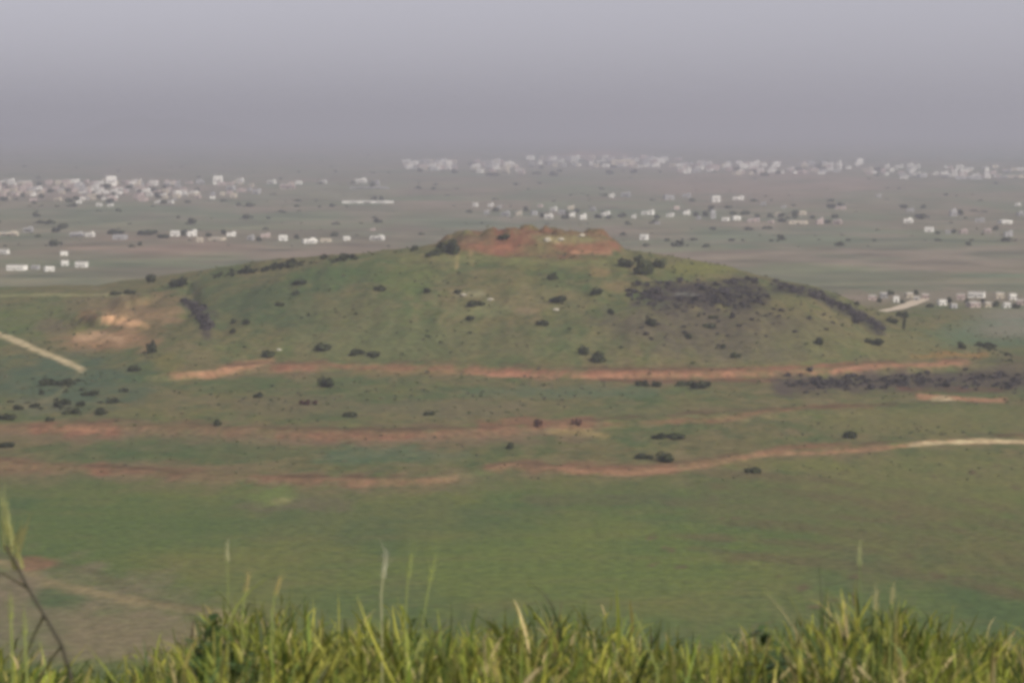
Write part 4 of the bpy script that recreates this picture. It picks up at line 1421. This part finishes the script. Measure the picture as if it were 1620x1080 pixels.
YG = (0.30, 0.34, 0.09); PALE = (0.46, 0.44, 0.24); GRN = (0.16, 0.22, 0.06)
grass_stalk([(360, 985), (361, 930), (359, 880)], 5.2, YG, .0010, .03, "thin yellowish stalk left of the dark leafy patch", PALE, True)
grass_stalk([(604, 985), (603, 940), (607, 905)], 5.0, PALE, .0018, .045, "pale whitish stalk, leftmost of three tall ones left of centre", (0.55, 0.52, 0.38))
grass_stalk([(641, 990), (644, 930), (647, 905)], 5.0, YG, .0015, .04, "upright yellow-green ear in the middle of three tall stalks", YG)
grass_stalk([(668, 990), (678, 930), (682, 912)], 5.0, YG, .0016, .05, "yellow-green ear leaning right, rightmost of three tall stalks", (0.34, 0.38, 0.10))
grass_stalk([(1362, 960), (1360, 905), (1360, 888)], 5.2, GRN, .0012, .042, "lone upright pale ear high above the right grass", (0.40, 0.42, 0.18))
grass_stalk([(1304, 985), (1298, 930), (1296, 895)], 5.3, (0.07, 0.08, 0.04), .0014, 0, "thin dark stalk left of the lone pale ear")
grass_stalk([(383, 985), (386, 945), (389, 930)], 4.9, YG, .0016, .04, "ochre ear right of the thin yellowish stalk", (0.46, 0.36, 0.14))
grass_stalk([(430, 985), (433, 950), (437, 935)], 4.9, YG, .0016, .045, "ochre ear over the grass between the dark leafy weed and the tall pale stalk", (0.48, 0.38, 0.13))
for a, b, lb in [(1386, 948, "left one"), (1412, 938, "right one")]:
    grass_stalk([(a - 4, 1005), (a - 1, b + 30), (a, b + 12)], 4.8, YG, .0017, .04, "straw-tipped ear in the cluster on the right, %s of two" % lb, (0.50, 0.42, 0.20))
grass_stalk([(1040, 1060), (1020, 1010), (1003, 970)], 4.6, YG, .0024, 0, "long blade leaning left in the grass right of centre")

# the dry weed at the left edge: a dark bent stalk and a bristly yellow head
wd = bpy.data.objects.new("dry_weed", None); col.objects.link(wd)
P = [np.array(at_y(a, b, 4.6)) for a, b in [(112, 1068), (98, 1020), (72, 975), (45, 930), (25, 890), (8, 862)]]
x0, y0 = P[0][0] + .05, P[0][1]
g0 = np.array((x0, y0, float(hill_z(np.array([x0]), np.array([y0]))[0]) - .02))
wd.location = g0
tag(wd, "dry weed at the left edge with a bent dark stalk and bristly yellow head", "weed")
pts = [np.zeros(3)] + [p - g0 for p in P]
stalk_tube(pts, .0042, .0026, (0.10, 0.088, 0.06), "stalk", wd)
for a, b, c_, r0 in [((30, 900), (14, 840), (0.30, 0.30, 0.10), .004), ((14, 872), (6, 800), (0.42, 0.42, 0.17), .0045), ((20, 880), (36, 838), (0.26, 0.24, 0.10), .003)]:
    A = np.array(at_y(*a, 4.6)) - g0; B = np.array(at_y(*b, 4.6)) - g0
    ear(A, B - A, np.linalg.norm(B - A), .007, c_, wd, "bristly_head", 14)
V = []
for a, b in [((45, 930), (-30, 896)), ((70, 972), (40, 1040)), ((98, 1020), (60, 1080))]:
    A = np.array(at_y(*a, 4.6)) - g0; B = np.array(at_y(*b, 4.62)) - g0
    stalk_tube([A, (A + B) / 2 + (0, 0, .006), B], .0028, .0015, (0.12, 0.11, 0.06), "twig", wd)
for a, b, lb in [(18, 960, "taller"), (40, 985, "shorter")]:
    grass_stalk([(a + 2, 1075), (a, b + 40), (a - 1, b + 10)], 4.2, YG, .0024, .035, "%s bright stalk in front of the dry weed at the left edge" % lb, YG)
